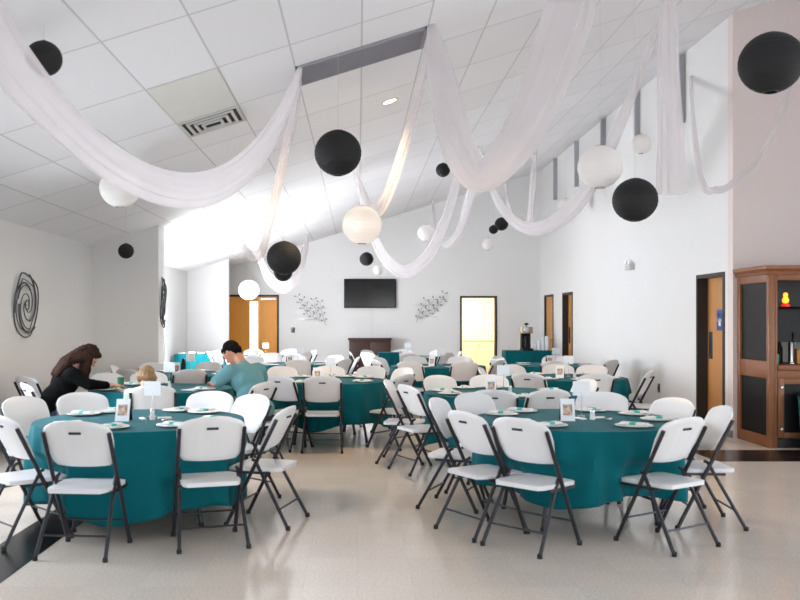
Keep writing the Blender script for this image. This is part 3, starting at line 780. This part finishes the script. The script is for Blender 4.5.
scroll('scroll_wall_art', 'narrow pewter scroll ornament on the end of the pier', (-3.04+.03, YF+.21, 1.75), 0, .38)

# ------------------------------------------------------------------ bar cabinet
t = thing('bar_cabinet', 'tall oak bar cabinet with smoked panels at the right', 'cabinet', (4.74, 10.15, 0))
W, D, HH = 1.7, .85, 2.03
def cb(nm, a, b, m, bev=.006, par=None): return link(nm, bx(a, b, bev), m, par or t, bool(bev))
for (y0, y1) in ((0, .07), (D-.07, D)): cb('side_stile', (0, y0, 0), (.07, y1, HH), M['oak'])
cb('side_rail', (.005, .07, 0), (.065, D-.07, .13), M['oak']); cb('side_rail', (.005, .07, .80), (.065, D-.07, 1.0), M['oak']); cb('side_rail', (.005, .07, 1.92), (.065, D-.07, HH), M['oak'])
cb('side_panel', (.03, .07, .13), (.05, D-.07, .80), M['smoke_panel'], 0); cb('side_panel', (.03, .07, 1.0), (.05, D-.07, 1.92), M['smoke_panel'], 0)
cb('front_stile', (.071, 0, 0), (.10, .06, HH), M['oak']); cb('front_stile', (W-.09, 0, 0), (W, .06, HH), M['oak'])
cb('back_panel', (.07, D-.03, .1), (W, D, HH), M['frame_dark'], 0); cb('side_panel', (W-.04, .06, .1), (W, D-.03, HH), M['oak'], 0)
cb('header', (.10, 0, 1.94), (W-.09, .05, HH), M['oak']); cb('top', (0, 0, HH), (W, D, HH+.02), M['oak'], 0)
bm = nb()
prof = [(0, 0), (-.02, .0), (-.03, .03), (-.055, .06), (-.06, .10), (0, .10)]
v0 = []
for (ox, oy, sx, sy) in ((0, D, 1, 0), (0, 0, 1, 1), (W, 0, 0, 1)):
    v0.append([bm.verts.new((ox+p[0]*sx, oy+p[0]*sy, HH-.02+p[1])) for p in prof])
for a, b in zip(v0, v0[1:]):
    for i in range(len(prof)): bm.faces.new((a[i], a[(i+1) % len(prof)], b[(i+1) % len(prof)], b[i]))
bm.faces.new(v0[0]); bm.faces.new(v0[-1]); link('crown_moulding', bm, M['oak'], t, False)
cb('counter', (.10, -.02, .90), (W-.05, D-.03, .96), M['oak']); cb('counter_rail', (.10, 0, .80), (W-.09, .05, .90), M['oak'])
cb('shelf', (.07, .12, 1.62), (W-.04, D-.03, 1.635), M['glass'], 0)
cb('valance', (.10, .25, 1.22), (W-.09, .27, 1.60), M['black'], 0)
M['tile_white'] = mat('pale_splashback', (170, 166, 160), .5)
cb('splashback', (.07, D-.05, .96), (W-.04, D-.031, 1.24), M['tile_white'], 0)
cb('kick_board', (.10, .03, 0), (W-.09, .05, .1), M['frame_dark'], 0)
for k in range(2):
    x0 = .105+k*.75; d = link('door', bx((x0, -.005, .12), (x0+.07, .02, .80), .004), M['oak'], t)
    bm = nb(); box(bm, (x0+.07, -.005, .12), (x0+.74, .02, .18), .003); box(bm, (x0+.07, -.005, .74), (x0+.74, .02, .80), .003); box(bm, (x0+.67, -.005, .18), (x0+.74, .02, .74), .003)
    link('door_rail', bm, M['oak'], d); link('door_panel', bx((x0+.07, .004, .18), (x0+.67, .012, .74)), M['black'], d, False)
    for z in (.22, .70):
        bm = nb(); lathe(bm, [(0, 0), (.013, 0), (.016, .02), (0, .026)], 10); bmesh.ops.rotate(bm, verts=bm.verts[:], matrix=Matrix.Rotation(PI/2, 3, 'X')); link('knob', bm, M['chrome'], d, loc=(x0+.035, -.005, z))
BC = Vector((4.74, 10.15, 0))
M['green_tin'] = mat('green_tin', (60, 140, 100), .35); M['amber'] = mat('amber_glow', (255, 180, 60), .4, emit=(255, 150, 40), estr=1.6); M['red_glow'] = mat('red_glow', (210, 40, 30), .4, emit=(230, 50, 30), estr=.4)
def on_bar(px, Y, z): p = at(px, 300, Y); return Vector((p.x, Y, z))
tag(link('beverage_can', (lambda bm: (lathe(bm, [(0, 0), (.028, 0), (.033, .008), (.033, .11), (.026, .122), (0, .122)], 16), bm)[1])(nb()), M['green_tin'], loc=on_bar(776, 10.35, .96)), 'green drink can on the bar counter', 'can')
small_jar('bottle', 'short black bottle behind the green can on the bar', 'bottle', on_bar(779, 10.6, .96), .04, .26, M['black'])
t2 = thing('tap_tower', 'steel tap tower on the bar counter', 'tap', on_bar(791, 10.45, .96))
bm = nb(); lathe(bm, [(0, 0), (.05, 0), (.05, .01), (.032, .02), (.03, .30), (.034, .31), (.03, .33), (0, .335)], 18); link('column', bm, M['chrome'], t2)
bm = nb(); tube(bm, [(0, -.03, .26), (0, -.09, .255), (0, -.10, .22)], .01); link('spout', bm, M['chrome'], t2)
bm = nb(); tube(bm, [(0, -.05, .27), (0, -.055, .37)], [.008, .014]); link('tap_handle', bm, M['black'], t2)
tag(link('wooden_box', bx((0, 0, 0), (.16, .16, .17), .008), M['door'], loc=on_bar(797, 10.5, .96)), 'light wooden box at the right of the bar counter', 'box')
t2 = thing('novelty_lamp', 'small glowing amber lamp on the bar cabinet shelf', 'lamp', on_bar(785.5, 10.4, 1.636))
bm = nb(); lathe(bm, [(0, 0), (.05, 0), (.045, .03), (.02, .04), (0, .04)], 16); link('base', bm, M['red_glow'], t2)
bm = nb(); lathe(bm, [(0, .04), (.03, .05), (.04, .08), (.022, .115), (.027, .14), (.022, .16), (0, .17)], 16); link('shade', bm, M['amber'], t2)
small_jar('glass_jar', 'small red jar on the bar cabinet shelf', 'jar', on_bar(773.5, 10.4, 1.636), .03, .07, M['red_glow'])
t2 = thing('tote_bin', 'dark green bin standing before the bar cabinet', 'bin', (5.17, 9.95, 0))
bm = nb(); lathe(bm, [(0, 0), (.14, 0), (.18, .60), (.19, .61), (.175, .61), (.135, .02), (0, .02)], 20); link('body', bm, M['cloth'], t2)
bm = nb(); lathe(bm, [(0, .62), (.195, .612), (.195, .632), (.15, .66), (0, .67)], 20); link('lid', bm, M['black'], t2)

# ------------------------------------------------------------------ paper lanterns
def lantern(px, py, rpx, r, black, label):
    Y = r*F/rpx; c = at(px, py, Y)
    m = M['lantern_black'] if black else M['lantern_white']
    t = thing('paper_lantern', label, 'lantern', c, 0, ('black' if black else 'white')+' paper lanterns')
    bm = nb(); prof = []; n = 56
    for i in range(n+1):
        a = -PI/2+.22+(PI-.44)*i/n; rr = r*(1-.012*(i % 4 == 0)*1)
        prof.append((rr*math.cos(a), rr*math.sin(a)*.97))
    lathe(bm, prof, 40); sh = link('shade', bm, m, t)
    bm = nb(); rt = r*math.cos(PI/2-.22); zt = r*math.sin(PI/2-.22)*.97
    b2 = nb(); tube(b2, [(rt*math.cos(a), rt*math.sin(a), -zt) for a in [2*PI*k/24 for k in range(25)]], .0025, 6); link('lower_ring', b2, M['iron'], t)
    tube(bm, [(rt*math.cos(a), rt*math.sin(a), zt) for a in [2*PI*k/24 for k in range(25)]], .0025, 6)
    tube(bm, [(-rt, 0, zt), (0, 0, zt+.01), (rt, 0, zt)], .002, 6); link('wire_ring', bm, M['iron'], t)
    bm = nb(); tube(bm, [(0, 0, zt+.01), (0, 0, ceil_z(c.x)-c.z)], .0016, 6); link('cord', bm, M['vent_white'], t)
LN = [(771, 63, 31, .20, 1, 'large black paper lantern at the far right top'),
      (338, 153, 23.5, .20, 1, 'black paper lantern hanging left of the lit downlight'),
      (635, 200, 22.3, .20, 1, 'black ribbed paper lantern beside the hanging sheer panel'),
      (600, 167, 22, .20, 0, 'large white paper lantern left of the hanging sheer panel'),
      (362, 225, 19.7, .20, 0, 'large white paper lantern above the television'),
      (284, 258, 17.3, .20, 1, 'black paper lantern in the loop of a left swag'),
      (283, 272, 9.5, .13, 1, 'smaller black lantern just below a larger black one'),
      (44, 58.5, 17.8, .108, 1, 'black paper lantern half behind the long left swag'),
      (120, 188, 20, .20, 0, 'white paper lantern behind the bottom of the long left swag'),
      (126, 251, 7.8, .10, 1, 'small black paper lantern before the pier wall'),
      (204, 249, 7.3, .15, 0, 'small white paper lantern under the alcove ceiling'),
      (249, 290, 10.4, .20, 0, 'white paper lantern before the honey double doors'),
      (426, 233, 8.4, .17, 0, 'white paper lantern right above the television'),
      (366.5, 259, 7, .15, 1, 'grey-black lantern just above the television'),
      (443, 170, 7.2, .12, 1, 'small black lantern behind the middle swag'),
      (501.5, 224, 6.8, .15, 1, 'larger of two touching small black lanterns'),
      (493.5, 229.5, 4.6, .10, 1, 'smaller of two touching small black lanterns'),
      (488.5, 244, 6.2, .14, 0, 'small white lantern below two small black ones'),
      (378, 270, 5, .11, 0, 'tiny white lantern at the television\'s upper right'),
      (566, 207, 9, .18, 0, 'white lantern behind the bright right-hand swag'),
      (641, 144, 10, .12, 0, 'faint white lantern near the right wall brackets')]
for l in LN: lantern(*l)

# ------------------------------------------------------------------ tulle swags
def crom(P, n):
    out = []
    for i in range(len(P)-1):
        a, b, c, d = P[max(i-1, 0)], P[i], P[i+1], P[min(i+2, len(P)-1)]
        for k in range(n):
            t = k/n; out.append(tuple(.5*((2*b[j])+(-a[j]+c[j])*t+(2*a[j]-5*b[j]+4*c[j]-d[j])*t*t+(-a[j]+3*b[j]-3*c[j]+d[j])*t**3) for j in range(4)))
    out.append(P[-1]); return out
def swag(pts, label, seed=0, m=None, flat=.38, name='tulle_swag'):
    """pts: world x,y,z plus band width; gathered, pleated tube of sheer cloth"""
    P = crom([tuple(p[0])+(p[1],) for p in pts], 14); bm = nb(); seg = 44; rings = []; q = random.Random(seed); ph = [q.uniform(0, 6) for _ in range(4)]
    V = [Vector(p[:3]) for p in P]; side = (V[-1]-V[0]); side.z = 0
    side = side.normalized() if side.length > .01 else Vector((1, 0, 0))
    hor = Vector((-side.y, side.x, 0))
    for i, p in enumerate(P):
        t = (V[min(i+1, len(V)-1)]-V[max(i-1, 0)]).normalized(); n2 = (hor-t*hor.dot(t)).normalized(); n1 = t.cross(n2).normalized()
        s = i/len(P); w = p[3]; ring_ = []
        for k in range(seg):
            a = 2*PI*k/seg; rr = 1+.07*math.sin(9*a+ph[0]+2.2*s)+.05*math.sin(13*a+ph[1]-3*s)+.07*math.sin(4*a+ph[2]+5*s)
            ring_.append(bm.verts.new(V[i]+n1*(w/2*math.cos(a)*rr)+n2*(w/2*flat*math.sin(a)*rr)))
        rings.append(ring_)
    for a, b in zip(rings, rings[1:]):
        for k in range(seg): bm.faces.new((a[k], a[(k+1) % seg], b[(k+1) % seg], b[k]))
    o = link(name, bm, m or M['tulle']); return tag(o, label, 'swag' if name == 'tulle_swag' else 'drape', 'white sheer ceiling drapes')
def px(x, y, Y, w): return (at(x, y, Y), w*Y/F)     # w: band width as seen, in px
def cl(x, y, w): c = on_ceiling(x, y); return (c, w*c.y/F)
S1end = cl(301, 66, 7)
swag([(Vector((-2.3, 3.9, ceil_z(-2.3))), .10), px(-60, -50, 4.0, 66), px(0, 47, 4.4, 60), px(55, 113, 4.8, 48), px(110, 162, 5.4, 38), px(165, 188, 6.0, 33), px(212, 187, 6.5, 30), px(252, 160, 7.0, 26), px(282, 115, 7.4, 18), S1end],
     'long sheer white swag sweeping across the upper left', 1)
swag([cl(301, 66, 8), px(294, 110, 8.4, 22), px(281, 170, 9.2, 20), px(270, 220, 10.2, 18), px(260, 254, 11.2, 13), px(247, 252, 12.5, 9), px(240, 235, 14, 8), cl(238, 225, 5)], 'sheer white swag falling from the left end of the grey grille', 2)
swag([cl(240, 228, 5), px(258, 255, 17, 9), px(268, 277, 18, 12), px(284, 287, 19, 13), px(298, 275, 20, 12), px(305, 250, 21, 12), cl(308, 232.5, 6)], 'small sheer swag looped under the black lantern at left', 3)
swag([cl(431, 24, 8), px(424, 70, 8.3, 18), px(410, 125, 9, 18), px(395, 175, 9.8, 18), px(383, 205, 10.6, 16), px(372, 211, 11.5, 13), px(362, 190, 12.8, 11), cl(354, 171, 6)], 'sheer swag falling from the right end of the grey grille', 4)
swag([cl(431, 24, 8), px(440, 70, 7.75, 26), px(450, 118, 7.7, 30), px(463, 158, 7.7, 30), px(482, 177, 7.7, 28), px(512, 148, 7.7, 36), px(538, 100, 7.75, 42), px(558, 45, 7.8, 46), px(571, 5, 7.8, 46), cl(582, -28, 20)],
     'broad sheer swag looping down in the upper middle', 5)
swag([cl(433, 24, 6), px(436, 75, 7.9, 14), px(442, 125, 8.1, 16), px(455, 165, 8.4, 16), px(476, 184, 8.6, 18), px(500, 172, 8.7, 16), px(525, 125, 8.8, 14), px(545, 60, 8.9, 12), cl(556, 8, 6)],
     'second narrower sheer swag layered behind the broad middle one', 6)
swag([cl(354, 171, 4), px(364, 205, 14.4, 8), px(376, 242, 14.8, 11), px(390, 264, 15.2, 13), px(407, 271, 15.4, 13), px(428, 255, 15.6, 13), px(444, 222, 15.7, 12), px(456, 185, 15.7, 11), cl(466, 152, 6)], 'sheer swag dipping beside the television top', 7)
swag([cl(476, 147, 6), px(473, 180, 16.5, 16), px(466, 210, 17.3, 17), px(458, 232, 18.2, 11), px(446, 244, 19, 8), px(437, 232, 20, 7), cl(432, 200, 4)], 'short bright sheer swag behind the middle loops', 8)
swag([cl(478, 147, 5), px(488, 178, 15, 9), px(500, 205, 14.5, 11), px(518, 224, 14, 12), px(538, 229, 13.5, 14), px(562, 217, 13, 18), px(585, 192, 12.5, 20), px(610, 148, 11.8, 16), px(634, 88, 11, 15), cl(660, 22, 8)], 'bright sheer swag rising to the right towards the ceiling', 9)
swag([cl(536, 140, 7), px(534, 165, 16.5, 11), px(532, 195, 16.5, 12), px(529, 222, 16.5, 10), px(519, 226, 16.9, 7), px(508, 205, 17.2, 7), cl(503, 165, 4)], 'faint sheer swag hanging before the far corner', 10)
swag([cl(690, 58, 5), px(694, 130, 10.9, 6), px(703, 184, 10.8, 7), px(716, 190, 10.8, 7), px(735, 181, 10.7, 7), px(775, 130, 10.5, 6), cl(815, -8, 6)], 'thin sheer swag near the right wall corner', 11)
# hanging panel
c = on_ceiling(668, -30)
swag([(c, .08), px(668, 20, c.y, 18), px(669, 80, c.y, 21), px(671, 140, c.y, 25), px(672, 194, c.y, 29)], 'straight sheer panel hanging down at the upper right', 12, name='hanging_drape', flat=.5)
M['tulle_hook'] = M['vent_white']

# ------------------------------------------------------------------ people
def ell(bm, c, r, rot=None, seg=16):
    res = bmesh.ops.create_uvsphere(bm, u_segments=seg, v_segments=seg//2+2, radius=1)
    R = rot or Matrix.Identity(3); c = Vector(c)
    for v in res['verts']: v.co = c+R @ Vector((v.co.x*r[0], v.co.y*r[1], v.co.z*r[2]))
def cap(bm, a, b, ra, rb, n=10):
    a = Vector(a); b = Vector(b)
    for i in range(n+1):
        t = i/n; r = ra+(rb-ra)*t
        if i in (0, n): ell(bm, a.lerp(b, t), (r, r, r), seg=12)
    tube(bm, [a, b], [ra, rb], 12)
def limb(bm, pts, rs):
    for i in range(len(pts)-1): cap(bm, pts[i], pts[i+1], rs[i], rs[i+1])
def remesh(name, bm, m, parent, vox=.009, smooth=4, disp=0):
    o = link(name, bm, m)
    r = o.modifiers.new('r', 'REMESH'); r.mode = 'VOXEL'; r.voxel_size = vox
    s = o.modifiers.new('s', 'SMOOTH'); s.iterations = smooth; s.factor = .6
    dg = bpy.context.evaluated_depsgraph_get(); me = bpy.data.meshes.new_from_object(o.evaluated_get(dg))
    if disp:
        for v in me.vertices:
            k = noise.noise(Vector((v.co.x*70, v.co.y*70, v.co.z*9))); v.co += v.normal*disp*k
    for p in me.polygons: p.use_smooth = True
    me.materials.clear(); me.materials.append(m); o.modifiers.clear(); o.data = me; o.parent = parent; return o
def hand(bm, wrist, d, palm_n):
    """relaxed hand: palm, four bent fingers of unequal length, thumb from the side"""
    d = Vector(d).normalized(); nrm = Vector(palm_n); nrm = (nrm-d*nrm.dot(d)).normalized(); s = d.cross(nrm); w = Vector(wrist)
    R = Matrix((s, d, nrm)).transposed(); ell(bm, w+d*.045, (.040, .052, .015), R, 12)
    for k, L in enumerate((.066, .076, .071, .055)):
        b = w+d*.085+s*(.030-.020*k); j1 = b+d*L*.45-nrm*.008; j2 = j1+d*L*.32-nrm*.016; j3 = j2+d*L*.2-nrm*.018
        limb(bm, [b-d*.02, j1, j2, j3], [.0085, .008, .0075, .0065])
    tb = w+d*.025+s*.032; limb(bm, [tb, tb+s*.03+d*.022-nrm*.006, tb+s*.038+d*.05-nrm*.014], [.011, .0095, .0075])
def person(label, loc, rz, S, lean, twist, headrot, arms, skin, shirt_m, trouser_m, hair_m, hairstyle, sleeve=.75):
    t = thing('person', label, 'person', loc, rz); t.scale = (S, S, S)
    RX = lambda a: Matrix.Rotation(a, 3, 'X')
    pel = Vector((0, 0, .54)); L = RX(-lean)
    def up(x, y, z): return pel+L @ Vector((x, y, z))
    waist, chest, neck, hb = up(0, 0, .16), up(0, .0, .34), up(0, -.01, .50), up(0, .02, .60)
    shl = [up(s*.175, -.01, .43) for s in (-1, 1)]
    HR = Matrix.Rotation(headrot[1], 3, 'Z') @ L @ RX(-headrot[0]); hc = hb+HR @ Vector((0, .015, .075))
    hp = lambda x, y, z: hc+HR @ Vector((x, y, z))
    b = nb()
    ell(b, pel, (.155, .12, .11)); ell(b, waist, (.135, .105, .14), L); ell(b, chest, (.165, .11, .16), L)
    for s in shl: ell(b, s, (.065, .06, .06)); limb(b, [chest+Vector((0, 0, .05)), s], [.08, .058])
    limb(b, [chest, neck, hb], [.08, .055, .052])
    # head with face
    ell(b, hc, (.074, .094, .108), HR, 24); ell(b, hp(0, .035, -.055), (.052, .055, .055), HR)
    limb(b, [hp(0, .088, .012), hp(0, .108, -.022)], [.009, .014]); ell(b, hp(0, .082, .026), (.045, .014, .010), HR)
    ell(b, hp(0, .088, -.052), (.024, .010, .006), HR); ell(b, hp(0, .090, -.063), (.020, .009, .006), HR)
    for s in (-1, 1): ell(b, hp(s*.076, -.004, -.005), (.010, .020, .030), HR)
    EL = []
    for i, (s, (el, wr, hd)) in enumerate(zip(shl, arms)):
        el = Vector(el); wr = Vector(wr); limb(b, [s, el, wr], [.050, .042, .028]); hand(b, wr, hd, (0, 0, 1)); EL.append(el)
    for s in (-1, 1):
        hip = pel+Vector((s*.09, .02, -.03)); kn = Vector((s*.12, .44, .50)); an = Vector((s*.12, .42, .09))
        limb(b, [hip, kn, an], [.085, .058, .042]); ell(b, (s*.12, .48, .045), (.042, .11, .035))
    body = remesh('body', b, skin, t, .008, 3)
    for s in (-1, 1):
        bm = nb(); ell(bm, hp(s*.030, .083, .008), (.012, .008, .009), HR, 12); link('eye', bm, M['eye'], t)
    # shirt
    b = nb(); ell(b, pel+Vector((0, 0, .02)), (.178, .145, .12)); ell(b, waist, (.165, .135, .15), L); ell(b, chest, (.188, .132, .17), L)
    for s, e in zip(shl, EL):
        ell(b, s, (.078, .075, .072)); limb(b, [chest+Vector((0, 0, .05)), s], [.095, .075]); limb(b, [s, s.lerp(e, sleeve)], [.072, .068 if sleeve < 1 else .055])
    limb(b, [chest, up(0, -.01, .475)], [.10, .068])
    if sleeve >= 1:
        for e, (_, wr, _h) in zip(EL, arms): limb(b, [e, e.lerp(Vector(wr), .8)], [.055, .040])
    remesh('shirt', b, shirt_m, t, .011, 5, .004)
    b = nb(); ell(b, pel+Vector((0, .01, -.02)), (.170, .135, .10))
    for s in (-1, 1): limb(b, [pel+Vector((s*.09, .02, -.03)), Vector((s*.12, .44, .50)), Vector((s*.12, .42, .12))], [.098, .074, .058])
    remesh('trousers', b, trouser_m, t, .012, 4)
    b = nb()
    for s in (-1, 1): ell(b, (s*.12, .48, .05), (.050, .125, .045))
    for v in b.verts: v.co.z = max(v.co.z, .002)
    link('shoes', b, M['rubber'], t)
    b = nb()
    if hairstyle == 'short':
        ell(b, hp(0, -.020, .030), (.081, .088, .093), HR, 24); ell(b, hp(0, -.05, -.02), (.068, .055, .06), HR, 16)
        ell(b, hp(0, .03, .072), (.06, .055, .035), HR, 16)
    else:
        ell(b, hp(0, -.016, .030), (.088, .095, .098), HR, 24); ell(b, hp(0, .04, .080), (.06, .052, .034), HR, 16)
        q = random.Random(5); n = 16
        for k in range(n):
            a = PI*(.02+.96*k/(n-1)); x, y = .082*math.cos(a), -.02-.075*math.sin(a); ln = hairstyle_len[hairstyle]*(1-.15*q.random())
            p0 = hp(x, y, .02); p1 = p0+Vector((x*.25, -.03 if abs(x) < .05 else .0, -ln*.5)); 
            bp = up(x*1.1, -.085-.02*math.sin(a), .40-ln*.2+.07*q.random()) if ln > .2 else p1+Vector((0, 0, -ln*.3))
            if ln > .2 and abs(x) > .045:
                p0 = hp(x*1.05, y+.03, .0); limb(b, [p0, p0+Vector((x*.15, -.02, -.12)), p0+Vector((x*.2, -.05, -.22-.05*q.random()))], [.034, .036, .018])
            limb(b, [p0, up(x*1.1, -.085-.03*math.sin(a), .53), up(x*1.25, -.120-.02*math.sin(a), .42-.07*q.random())] if ln > .2 else [p0, p1, bp], [.032, .038, .020])
    remesh('hair', b, hair_m, t, .009, 2, .010)
    return t
hairstyle_len = {'long': .32, 'bob': .13}
M['eye'] = mat('eye', (50, 36, 30), .2)
M['skin_a'] = mat('tan_skin', (176, 122, 98), .55, noise_amt=.04); M['skin_b'] = mat('fair_skin', (206, 158, 136), .55, noise_amt=.04)
M['shirt_teal'] = mat('seafoam_shirt_cloth', (92, 138, 144), .9, noise_amt=.10, scale=12, bump=.2); M['black_top'] = mat('black_knit', (8, 8, 9), .95, spec=.1, noise_amt=.1, scale=40)
M['jeans'] = mat('dark_denim', (38, 44, 60), .85, noise_amt=.1, scale=80); M['kid_top'] = mat('pale_green_shirt', (188, 204, 190), .85, noise_amt=.05, scale=30)
M['hair_dark'] = mat('near_black_hair', (20, 16, 15), .9, spec=.1, noise_amt=.3, scale=60, bump=.3); M['hair_brown'] = mat('brown_hair', (48, 30, 23), .85, spec=.15, noise_amt=.45, scale=40, bump=.4)
M['hair_blond'] = mat('dark_blond_hair', (132, 104, 72), .55, noise_amt=.35, scale=45, bump=.4)
TX, TY = -2.15, 9.62
def seat_rot(x, y): return face(x, y, TX, TY)
# seated on their chairs (seat centres)
person('man in a seafoam short-sleeved shirt leaning over the table', (-1.03, 9.04, -.03), seat_rot(-1.03, 9.04)-.3, 1.07, .52, 0, (.35, .25),
       [((-.30, .28, .80), (-.16, .50, .79), (.4, .9, 0)), ((.30, .30, .80), (.14, .54, .79), (-.4, .9, 0))], M['skin_a'], M['shirt_teal'], M['jeans'], M['hair_dark'], 'short', .8)
person('woman with long brown hair in a black top bent over the table', (-3.16, 8.92, -.02), seat_rot(-3.16, 8.92)-.1, 1.04, .55, 0, (.30, -.1),
       [((-.27, .32, .82), (-.10, .55, .79), (.3, .9, 0)), ((.27, .34, .82), (.10, .60, .79), (-.2, .95, 0))], M['skin_b'], M['black_top'], M['jeans'], M['hair_brown'], 'long', 1.0)
person('child with dark blond hair sitting with back to the camera', (-2.12, 8.66, -.02), seat_rot(-2.12, 8.66), .80, .25, 0, (.2, -.3),
       [((-.24, .25, .82), (-.10, .42, .90), (.3, .9, 0)), ((.24, .25, .82), (.10, .42, .90), (-.3, .9, 0))], M['skin_b'], M['kid_top'], M['jeans'], M['hair_blond'], 'bob', .7)
# things on their table
for i, (x, y, w) in enumerate(((-2.45, 9.30, 'before the woman'), (-1.72, 9.40, 'before the man'))):
    tag(link('paper_sheet', bx((-.10, -.14, 0), (.10, .14, .004), .001), M['paper'], loc=(x, y, TZ+.02 if 0 else TZ), rot=(0, 0, .6*(1-2*i))), 'white paper sheet on the table '+w, 'paper', 'paper sheets')
t = thing('green_cup', 'green cup standing on the table near the woman', 'cup', (-2.62, 9.72, TZ))
bm = nb(); lathe(bm, [(0, 0), (.03, 0), (.04, .11), (.038, .11), (.028, .006), (0, .006)], 16); link('body', bm, M['green_tin'], t)

# ------------------------------------------------------------------ light
def area(name, loc, rot, sx, sy, power, col=(1, 1, 1), spread=180):
    d = bpy.data.lights.new(name, 'AREA'); d.shape = 'RECTANGLE'; d.size = sx; d.size_y = sy; d.energy = power; d.color = col; d.spread = math.radians(spread)
    o = bpy.data.objects.new(name, d); C.objects.link(o); o.location = loc; o.rotation_euler = rot; return o
COOL = (.88, .93, 1.0)
for i, h in enumerate(WIN_L_AND_ADDED):
    area('daylight_left_and_added', (XL-.02, (h[0]+h[1])/2, (h[2]+h[3])/2), (0, -PI/2-(.22 if i < 2 else -.30), 0), h[3]-h[2], h[1]-h[0], (185, 185, 5, 80)[i], (.92, .955, 1) if i < 2 else COOL, 180 if i < 2 else 140)  # later entries are added sources outside the view that brighten the room
for h in WIN_R:
    area('daylight_right', (XRR-.03, (h[0]+h[1])/2, (h[2]+h[3])/2), (0, PI/2-.25, 0), h[3]-h[2], h[1]-h[0], 66, COOL)
for h in WIN_B:
    area('daylight_front', ((h[0]+h[1])/2, YC+.03, (h[2]+h[3])/2), (PI/2-.22, 0, 0), h[1]-h[0], h[3]-h[2], 46, COOL)
def point(name, loc, p, col, r=.08):
    d = bpy.data.lights.new(name, 'POINT'); d.energy = p; d.color = col; d.shadow_soft_size = r
    o = bpy.data.objects.new(name, d); C.objects.link(o); o.location = loc
area('kitchen_lamp', ((K0+K1)/2, YB+1.8, 2.55), (0, 0, 0), 1.2, 1.2, 60, (1, .93, .80))
d = bpy.data.lights.new('downlight_lamp', 'SPOT'); d.energy = 150; d.color = (1, .72, .42); d.spot_size = math.radians(150); d.spot_blend = .6; d.shadow_soft_size = .07
o = bpy.data.objects.new('downlight_lamp', d); C.objects.link(o); o.location = (.36, 10.05, ceil_z(.36)-.05)
w = bpy.data.worlds.new('sky'); bpy.context.scene.world = w; w.use_nodes = True
bg = w.node_tree.nodes['Background']; sk = w.node_tree.nodes.new('ShaderNodeTexSky'); sk.sky_type = 'NISHITA'; sk.sun_disc = False; sk.sun_elevation = .7; sk.sun_rotation = 2
w.node_tree.links.new(sk.outputs[0], bg.inputs[0]); bg.inputs[1].default_value = .25

sc = bpy.context.scene
sc.view_settings.view_transform = 'Standard'; sc.view_settings.look = 'None'; sc.view_settings.gamma = 1; sc.view_settings.use_curve_mapping = False
sc.view_settings.exposure = 0.77
